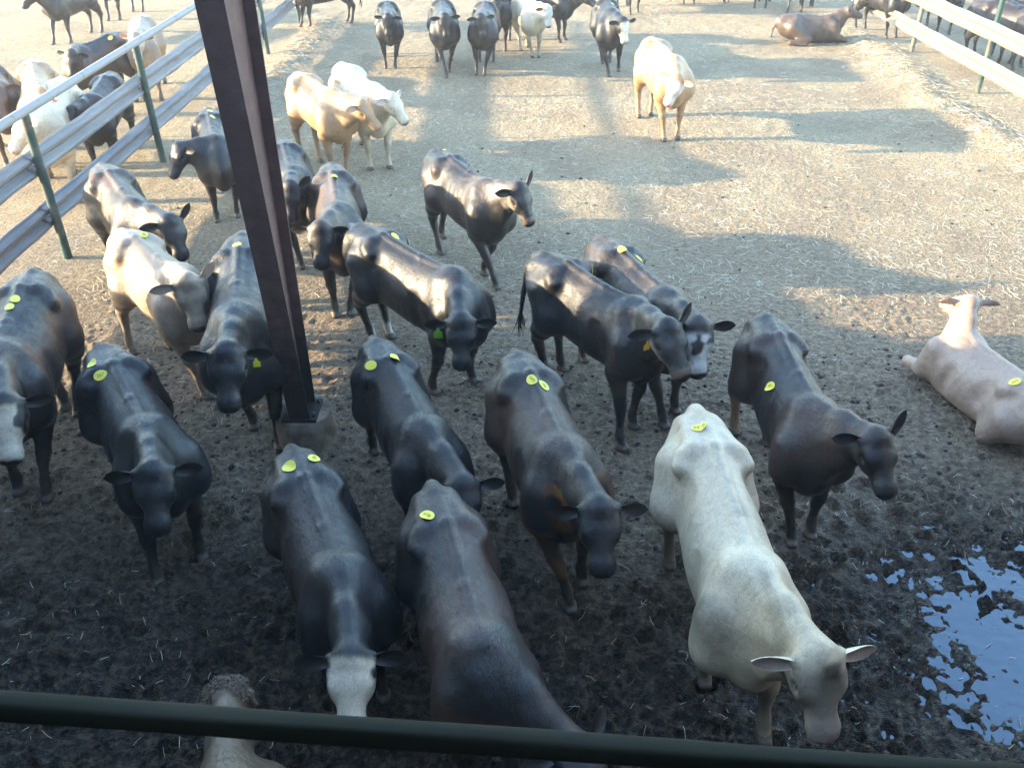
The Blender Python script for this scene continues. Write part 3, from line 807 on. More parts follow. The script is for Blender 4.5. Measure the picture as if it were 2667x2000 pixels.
# ------------------------------------------------------------------ tapered steel column on a concrete pier
def steel_material():
    m = NT('red_oxide_steel'); p = m.pos(); X, Y, Z = m.xyz(p)
    n = m.noise(9, 5, .6, p); f = m.noise(60, 3, .6, p)
    c = m.ramp(n, [(.3, (.115, .060, .050)), (.6, (.165, .090, .078)), (.8, (.21, .125, .11))])
    low_dark = m.math('MULTIPLY', m.mapr(m.math('ADD', Z, m.math('MULTIPLY', n, .8)), 1.95, .95), .93)  # steel colour gets darker towards the bottom
    c = m.mix(low_dark, c, (.020, .017, .016))
    m.set(Base_Color=c, Roughness=.62, Normal=m.bump(f, .15, .003)); return m.m
def column():
    root = empty('steel_column', (-1.745, 5.95, .30)); tag(root, 'dark red tapered steel I-beam column standing on a round concrete pier', 'column')
    M = steel_material(); hw = .085; top = 6.0; zb = .335
    inv = lambda V: [Vector(v) - Vector((-1.745, 5.95, .30)) for v in V]
    yn = lambda z: 5.835 - (z - .33) * .166      # near flange leans towards the camera as the frame deepens
    yf = lambda z: 6.085 - (z - .33) * .045
    xc = lambda z: -1.745 + (z - .33) * .012
    def strip(ya, yb, h0, h1):
        V = []
        for z in (zb, top):
            V += [(xc(z) + h0, ya(z), z), (xc(z) + h1, ya(z), z), (xc(z) + h1, yb(z), z), (xc(z) + h0, yb(z), z)]
        return inv(V), [(3, 2, 1, 0), (4, 5, 6, 7), (0, 1, 5, 4), (1, 2, 6, 5), (2, 3, 7, 6), (3, 0, 4, 7)]
    mesh_obj('flange', *strip(yn, lambda z: yn(z) + .014, -hw, hw), M, root, False)
    mesh_obj('flange', *strip(lambda z: yf(z) - .014, yf, -hw, hw), M, root, False)
    mesh_obj('web', *strip(lambda z: yn(z) + .0142, lambda z: yf(z) - .0142, -.006, .006), M, root, False)
    V, F = box((-1.745 - .14, 5.80, .31), (-1.745 + .14, 6.12, .3348)); mesh_obj('base_plate', inv(V), F, M, root, False)
    for sx in (-.115, .115):
        for y in (5.86, 6.06):
            V, F = tube((-1.745 + sx, y, .335), (-1.745 + sx, y, .375), .014, 6); mesh_obj('anchor_bolt', inv(V), F, M_BOLT, root)
    c = NT('stained_concrete'); p = c.pos(); n = c.noise(6, 5, .6, p)
    cc = c.ramp(n, [(.35, (.11, .078, .055)), (.5, (.215, .165, .12)), (.65, (.31, .25, .19))])
    Z = c.xyz(p)[2]; cc = c.mix(c.mapr(c.math('ADD', Z, c.math('MULTIPLY', n, .2)), .14, .02), cc, (.07, .052, .04))
    c.set(Base_Color=cc, Roughness=.9, Normal=c.bump(c.noise(30, 4, .6, p), .4, .006))
    N = 40; V = []; F = []; rs = random.Random(2)
    prof = [(.275, -.12), (.262, .02), (.252, .16), (.248, .28), (.236, .304), (.20, .310), (0.0, .312)]
    for i, (r, z) in enumerate(prof):
        for k in range(N):
            a = 2 * math.pi * k / N; rr = r * (1 + .006 * math.sin(2 * a + i) + rs.uniform(-.003, .003)); V.append((rr * math.cos(a), rr * math.sin(a), z))
    for i in range(len(prof) - 1):
        for k in range(N): F.append((i * N + k, i * N + (k + 1) % N, (i + 1) * N + (k + 1) % N, (i + 1) * N + k))
    o = mesh_obj('concrete_pier', V, F, c.m, None, loc=(-1.755, 6.0, 0)); auto_smooth(o, 50)
    tag(o, 'round stained concrete pier under the steel column', 'pier')
column()

# ------------------------------------------------------------------ the barn the photographer stands in (unseen, walls and roof shaped for the shade on the near pen)
def barn():
    m = NT('barn_sheet'); m.set(Base_Color=(.13, .105, .09, 1), Roughness=.55, Metallic=.3)
    root = empty('barn', (-5.75, -4, 0)); tag(root, 'unseen open fronted sheet metal barn set to shade the near end of the pen', 'barn')
    V = []; F = []; n = 110
    for k in range(n + 1):
        y = -10 + 16.25 * k / n; x = -.02 if k % 2 else .02
        V += [(x, y + 4, 0.0), (x, y + 4, 6.3)]
    for k in range(n): F.append((2 * k, 2 * k + 2, 2 * k + 3, 2 * k + 1))
    mesh_obj('side_wall', V, F, m.m, root, False)
    V = []; F = []; n = 130
    for k in range(n + 1):
        x = -.4 + 14.2 * k / n; dz = .02 if k % 2 else -.02
        V += [(x, -6.0, 7.0 + dz), (x, 3.2, 6.35 + dz)]
    for k in range(n): F.append((2 * k, 2 * k + 2, 2 * k + 3, 2 * k + 1))
    mesh_obj('roof', V, F, m.m, root, False)  # roof edge pulled back so more sky light reaches the pen
    V, F = box((-.3, -6.1, 0), (13.3, -6.0, 6.9)); mesh_obj('back_wall', V, F, m.m, root, False)  # unseen, added to block light from behind the camera
    V, F = box((13.4, -5.9, 0), (13.5, 9.6, 6.2)); mesh_obj('end_wall', V, F, m.m, root, False)  # unseen, added to darken the right sides of the near cattle
barn()

def catwalk():
    root = empty('catwalk_railing', (0, .85, 3.1)); tag(root, 'dark green catwalk handrail crossing the bottom of the picture', 'railing')
    a = Vector((-.785, .85, 3.35)); b = Vector((.845, .85, 3.16)); d = (b - a)
    A, B = a - d * 1.1, b + d * 1.1
    inv = Vector((0, .85, 3.1))
    V = []; F = []; N = 20; L = 60; rs = random.Random(5)
    dn = d.normalized(); u = Vector((0, 0, 1)); u = (u - dn * u.dot(dn)).normalized(); v = dn.cross(u)
    for i in range(L + 1):
        c = A + (B - A) * i / L
        for k in range(N):
            t = 2 * math.pi * k / N; r = .0212 + .0006 * math.sin(i * .7 + k) + rs.uniform(-.0003, .0003)
            ct, st = math.cos(t), math.sin(t); V.append(c + u * (math.copysign(abs(ct) ** .45, ct) * r * 1.12) + v * (math.copysign(abs(st) ** .45, st) * r * .75) - inv)
    for i in range(L):
        for k in range(N): F.append((i * N + k, (i + 1) * N + k, (i + 1) * N + (k + 1) % N, i * N + (k + 1) % N))
    auto_smooth(mesh_obj('handrail', V, F, M_DKGREEN, root), 60)
    for e in (A + d * .3, B - d * .3):
        V, F = tube((e.x, e.y, e.z - 1.5), (e.x, e.y, e.z - .02), .022, 12); auto_smooth(mesh_obj('post', [Vector(q) - inv for q in V], F, M_DKGREEN, root))
    V, F = box((-3, -1.2, -1.6), (3, .06, -1.5)); mesh_obj('walk_boards', V, F, M_DKGREEN, root, False)
catwalk()
# ------------------------------------------------------------------ building the herd
def coat_material():
    m = NT('cattle_coat'); at = m.n('ShaderNodeAttribute', attribute_name='coat').outputs['Color']
    o = m.coord('Object'); v = m.scale(o, (30, 85, 85)); h = m.noise(2.4, 2, .65, v, .5); big = m.noise(5, 2, .55, o); mot = m.noise(21, 3, .65, o, .6)
    c = m.mix(1.0, at, m.ramp(h, [(.36, (.86, .86, .86)), (.5, (1, 1, 1)), (.66, (1.12, 1.12, 1.12))]), 'MULTIPLY')
    c = m.mix(1.0, c, m.ramp(mot, [(.34, (.84, .83, .81)), (.5, (1, 1, 1)), (.66, (1.1, 1.09, 1.07))]), 'MULTIPLY')
    r = m.math('ADD', m.mapr(big, .3, .7, .38, .52), m.mapr(mot, .35, .75, -.04, .14))
    m.set(Base_Color=c, Roughness=r); m.p.inputs['Specular IOR Level'].default_value = .55
    lock = m.noise(1.0, 3, .6, m.scale(o, (9, 34, 26)), .8)
    m.set(Normal=m.bump(m.math('ADD', m.math('MULTIPLY', h, .6), m.math('ADD', mot, m.math('MULTIPLY', lock, 1.0))), .26, .012)); return m.m
M_COAT = coat_material()
M_EYE = NT('eye').set(Base_Color=(.006, .005, .005, 1), Roughness=.08).m
M_TAG = NT('yellow_tag').set(Base_Color=(.86, .71, .09, 1), Roughness=.55).m
M_TAGB = NT('tag_backing').set(Base_Color=(.72, .70, .60, 1), Roughness=.6).m
M_INK = NT('tag_ink').set(Base_Color=(.16, .16, .03, 1), Roughness=.7).m
M_EARTAG = {'green': NT('green_ear_tag').set(Base_Color=(.16, .42, .03, 1), Roughness=.4).m, 'orange': NT('orange_ear_tag').set(Base_Color=(.62, .30, .02, 1), Roughness=.4).m,
            'yellow': NT('yellow_ear_tag').set(Base_Color=(.70, .68, .04, 1), Roughness=.4).m}
def hair_material():
    m = NT('tail_hair'); m.set(Base_Color=m.n('ShaderNodeAttribute', attribute_name='coat').outputs['Color'], Roughness=.45); return m.m
M_HAIR = hair_material()

def digits(txt):
    cu = bpy.data.curves.new('digits', 'FONT'); cu.body = txt; cu.align_x = 'CENTER'; cu.align_y = 'CENTER'; cu.resolution_u = 2
    ob = bpy.data.objects.new('digits', cu); me = bpy.data.meshes.new_from_object(ob)
    V = [tuple(v.co) for v in me.vertices]; F = [tuple(p.vertices) for p in me.polygons]
    bpy.data.objects.remove(ob); bpy.data.curves.remove(cu); bpy.data.meshes.remove(me); return V, F

def conform(bvh, pos, ang, pts, off, lift=None):
    """lay flat 2-D points on the hide round pos; ang turns the print; lift = (dx, dy, amount) curls one edge up"""
    hit = bvh.find_nearest(Vector(pos)); n = hit[1]; p0 = hit[0]
    t = Vector((1, 0, 0)); t = (t - n * t.dot(n)).normalized(); b = n.cross(t)
    t, b = t * math.cos(ang) + b * math.sin(ang), b * math.cos(ang) - t * math.sin(ang)
    out = []
    for (u, v) in pts:
        q = p0 + t * u + b * v; h = bvh.find_nearest(q)
        w = h[0] * .6 + q * .4 if (h[0] - q).length < .02 else q
        e = off
        if lift: e += max(0, (u * lift[0] + v * lift[1]) / .045 - .2) * lift[2]
        out.append(w + n * e)
    return out

def make_cow(sp):
    s = sp['s']; seed = sp['seed']; zl = sp.get('lying', 0)
    near = sp['pos'][1]
    vox = (.0135 if near < 7.6 else .0165 if near < 11.5 else .021 if near < 16 else .027) / s
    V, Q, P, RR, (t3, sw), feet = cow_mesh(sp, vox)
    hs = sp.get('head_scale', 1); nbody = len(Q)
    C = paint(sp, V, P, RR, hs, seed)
    co = COATS[sp['coat']]; earc = np.array(sp.get('earcol', co['ear'])); basec = np.array(sp.get('earback', co['base']))
    dl, dr = sp.get('ear', ((.12, .12, 0), (.12, .12, 0)))
    for side, e in ((1, dl), (-1, dr)):
        v, q, k = ear_mesh(P, RR, side, hs, *e)
        q = q + len(V); cc = np.where((k[:, 1:2] > .5) & (k[:, 2:3] < .8) & (k[:, 0:1] > .12), earc, basec * 1.1)
        V = np.concatenate([V, v]); Q = np.concatenate([Q, q]); C = np.concatenate([C, cc])
    me = fast_mesh('calf', V, Q)
    at = me.attributes.new('coat', 'FLOAT_COLOR', 'POINT'); at.data.foreach_set('color', np.concatenate([C, np.ones((len(C), 1))], 1).astype(np.float32).ravel())
    me.materials.append(M_COAT)
    o = bpy.data.objects.new('calf', me); col.objects.link(o)
    x, y = sp['pos'][0], sp['pos'][1]
    # let the animal stand on the ground it has under its feet
    ch, sh = math.cos(sp['h']), math.sin(sp['h'])
    fw = [(x + s * (f[0] * ch - f[1] * sh), y + s * (f[0] * sh + f[1] * ch)) for f in feet] or [(x, y)]
    gz = float(np.mean(zat(np.array([f[0] for f in fw]), np.array([f[1] for f in fw])))) - .008
    o.location = (x, y, gz); o.rotation_euler = (0, 0, sp['h']); o.scale = (s, s, s)
    tag(o, sp['label'], 'cow', sp['group'])
    # short body hair, lying back along the hide
    if near < 10.5 and C.mean() < .1:
        rs = np.random.RandomState(seed + 1); q0 = Q[:nbody]
        A_, B_, C_, D_ = V[q0[:, 0]], V[q0[:, 1]], V[q0[:, 2]], V[q0[:, 3]]
        fn = np.cross(C_ - A_, D_ - B_); ar = np.linalg.norm(fn, axis=1) + 1e-12; fn = fn / ar[:, None]
        nh_ = (15000 if near < 7 else 9000) if C.mean() < .1 else 6000
        pick = rs.choice(len(q0), nh_, p=ar / ar.sum()); u_, v_ = rs.rand(nh_, 1), rs.rand(nh_, 1)
        ctr = (A_[pick] * (1 - u_) + B_[pick] * u_) * (1 - v_) + (D_[pick] * (1 - u_) + C_[pick] * u_) * v_
        nn = fn[pick]; lay = np.tile(np.array([-.9, 0, -.55]), (nh_, 1)) + rs.normal(0, .28, (nh_, 3))
        hd = (np.linalg.norm(ctr - P, axis=1) < .34 * hs); lay[hd] = RR[0] * -.2 + rs.normal(0, .5, (hd.sum(), 3)) + RR[0] * .5
        lay -= nn * (lay * nn).sum(1, keepdims=True); lay /= np.linalg.norm(lay, axis=1, keepdims=True) + 1e-9
        L_ = rs.uniform(.012, .028, (nh_, 1)) / s * np.where(hd, .7, 1)[:, None]; tipd = lay + nn * rs.uniform(.08, .30, (nh_, 1)) * (1 if C.mean() < .1 else .35); sd_ = np.cross(nn, lay) * (.0016 / s)
        low = ctr[:, 2] > .12
        hv = np.stack([ctr - sd_ + nn * .0005, ctr + sd_ + nn * .0005, ctr + tipd * L_], 1)[low].reshape(-1, 3)
        hm_ = fast_mesh('hair', hv, np.arange(len(hv)).reshape(-1, 3), False)
        hc = np.repeat((C[q0[pick, 0]] * (rs.uniform(.55, 1.6, (nh_, 1)) if C.mean() < .1 else rs.uniform(.86, 1.12, (nh_, 1))))[low], 3, 0)
        ha = hm_.attributes.new('coat', 'FLOAT_COLOR', 'POINT'); ha.data.foreach_set('color', np.concatenate([hc, np.ones((len(hc), 1))], 1).astype(np.float32).ravel())
        hm_.materials.append(M_HAIR); ho = bpy.data.objects.new('hair', hm_); col.objects.link(ho); ho.parent = o; ho['kind'] = 'stuff'
    # curls on poll and forehead
    if sp.get('curly'):
        rs = np.random.RandomState(seed + 2); d = (V[:len(V) - 468] - P) / hs; a_, b_, u_ = d @ RR[0], d @ RR[1], d @ RR[2]
        idx_ = np.where((a_ > -.07) & (a_ < .14) & (u_ > -.075) & (np.abs(b_) < .10))[0]
        hv = []; hc = []; hf = []
        for k in range(900):
            i = idx_[rs.randint(len(idx_))]; p0 = V[i]; ax = nrm(p0 - (P + RR[0] * .06 * hs - RR[2] * .08 * hs))
            t1 = nrm(np.cross(ax, rs.normal(size=3))); t2 = np.cross(ax, t1); r_ = rs.uniform(.006, .014); w_ = .0022
            n0 = len(hv); cc = C[i] * rs.uniform(.5, 1.35)
            for q in range(5):
                th = q * .95; c0 = p0 + ax * (.004 + r_ * 1.5 * math.sin(th * .8)) + t1 * r_ * (1 - math.cos(th)) + t2 * .003 * q
                hv += [c0 - t2 * w_, c0 + t2 * w_]; hc += [cc, cc]
                if q: hf.append((n0 + 2 * q - 2, n0 + 2 * q - 1, n0 + 2 * q + 1, n0 + 2 * q))
        cm_ = fast_mesh('curly_poll', np.array(hv), np.array(hf), True); ca = cm_.attributes.new('coat', 'FLOAT_COLOR', 'POINT')
        ca.data.foreach_set('color', np.concatenate([np.array(hc), np.ones((len(hc), 1))], 1).astype(np.float32).ravel())
        cm_.materials.append(M_HAIR); co_ = bpy.data.objects.new('curly_poll', cm_); col.objects.link(co_); co_.parent = o
    # eyes
    if near < 17:
        for sd in (1, -1):
            c0 = P + RR.T @ (np.array([.150, .1015 * sd, -.060]) * hs); r = .0185 * hs
            ev = []; ef = []
            for i in range(7):
                for j in range(10):
                    a, b = math.pi * i / 6, 2 * math.pi * j / 10
                    ev.append(c0 + r * np.array([math.sin(a) * math.cos(b), math.sin(a) * math.sin(b), math.cos(a)]))
            for i in range(6):
                for j in range(10): ef.append((i * 10 + j, (i + 1) * 10 + j, (i + 1) * 10 + (j + 1) % 10, i * 10 + (j + 1) % 10))
            mesh_obj('eye', ev, ef, M_EYE, o)
    # tail switch: a hank of hair
    rs = np.random.RandomState(seed)
    sv = []; sq = []
    nh = 46 if near < 12 else 24
    for k in range(nh):
        a = rs.uniform(0, 6.28); r0 = rs.uniform(0, .014); ln = rs.uniform(.14, .26); sx = rs.normal(0, .025); sy = rs.normal(0, .025)
        w_ = .005
        for t in (0, .4, .75, 1):
            bul = .018 * math.sin(math.pi * min(1, t * 1.1))
            c0 = t3 + np.array([math.cos(a) * (r0 + bul) + sx * t, math.sin(a) * (r0 + bul) + sy * t, (.05 - ln * t) if not zl else .012 * (1 - t)])
            if zl: c0 = c0 + np.array([ln * .8 * t, ln * .5 * t, 0])
            ww = w_ * (1 - .8 * t); d = np.array([-math.sin(a), math.cos(a), 0])
            sv += [c0 - d * ww, c0 + d * ww]
        b = k * 8
        sq += [(b, b + 1, b + 3, b + 2), (b + 2, b + 3, b + 5, b + 4), (b + 4, b + 5, b + 7, b + 6)]
    sm = fast_mesh('tail_switch', np.array(sv), np.array(sq)); ta = sm.attributes.new('coat', 'FLOAT_COLOR', 'POINT')
    tc = np.tile(np.append(np.array(sp.get('tailcol', np.array(co['base']) * .8)), 1), (len(sv), 1)).astype(np.float32); ta.data.foreach_set('color', tc.ravel())
    sm.materials.append(M_HAIR); so_ = bpy.data.objects.new('tail_switch', sm); col.objects.link(so_); so_.parent = o
    # glued sale tags
    bvh = None
    if sp.get('tags') or sp.get('eartag'):
        bvh = BVHTree.FromPolygons([tuple(v) for v in V], [tuple(int(i) for i in q) for q in Q])
    for (tp, ang, txt, lift) in sp.get('tags', ()):
        ra, rb = .049 / s, .040 / s; pts = [(0, 0)]
        for rr in (.5, 1.0): pts += [(ra * rr * math.cos(2 * math.pi * k / 22), rb * rr * math.sin(2 * math.pi * k / 22)) for k in range(22)]
        W_ = conform(bvh, tp, ang, pts, .006, lift)
        F_ = [(0, 1 + k, 1 + (k + 1) % 22) for k in range(22)] + [(1 + k, 23 + k, 23 + (k + 1) % 22, 1 + (k + 1) % 22) for k in range(22)]
        W2 = [w - bvh.find_nearest(Vector(tp))[1] * .0012 for w in W_]
        tg = mesh_obj('back_tag', W_ + W2, F_ + [tuple(i + 45 for i in f)[::-1] for f in F_], M_TAG, o)
        tg.data.materials.append(M_TAGB)
        for p in tg.data.polygons[len(F_):]: p.material_index = 1
        if txt:
            dv, df = digits(txt); k = .036 / s
            pts = [(a * k, b * k) for a, b, _ in dv]
            mesh_obj('number', conform(bvh, tp, ang, pts, .0075, lift), df, M_INK, tg, False)
    for (sd, colr, sc) in sp.get('eartag', ()):
        e = nrm([-.12, sd, -.12]); r0 = P + RR.T @ ((np.array([.06, .095 * sd, -.045]) + e * .10) * hs) + RR[0] * .018
        u = np.array([0, 0, -1.0]); a = nrm(np.cross(u, RR[0])); f = RR[0]
        k = sc / s
        poly = [(-.008, 0), (.008, 0), (.011, .018), (.028, .032), (.028, .072), (-.028, .072), (-.028, .032), (-.011, .018)]
        tv = [r0 + a * (p * k) + u * (q * k) + f * off for off in (.004, 0.0) for p, q in poly]
        tf = [tuple(range(8)), tuple(range(15, 7, -1))] + [(i, i + 8, (i + 1) % 8 + 8, (i + 1) % 8) for i in range(8)]
        mesh_obj('ear_tag', tv, tf, M_EARTAG[colr], o, False)
    return o

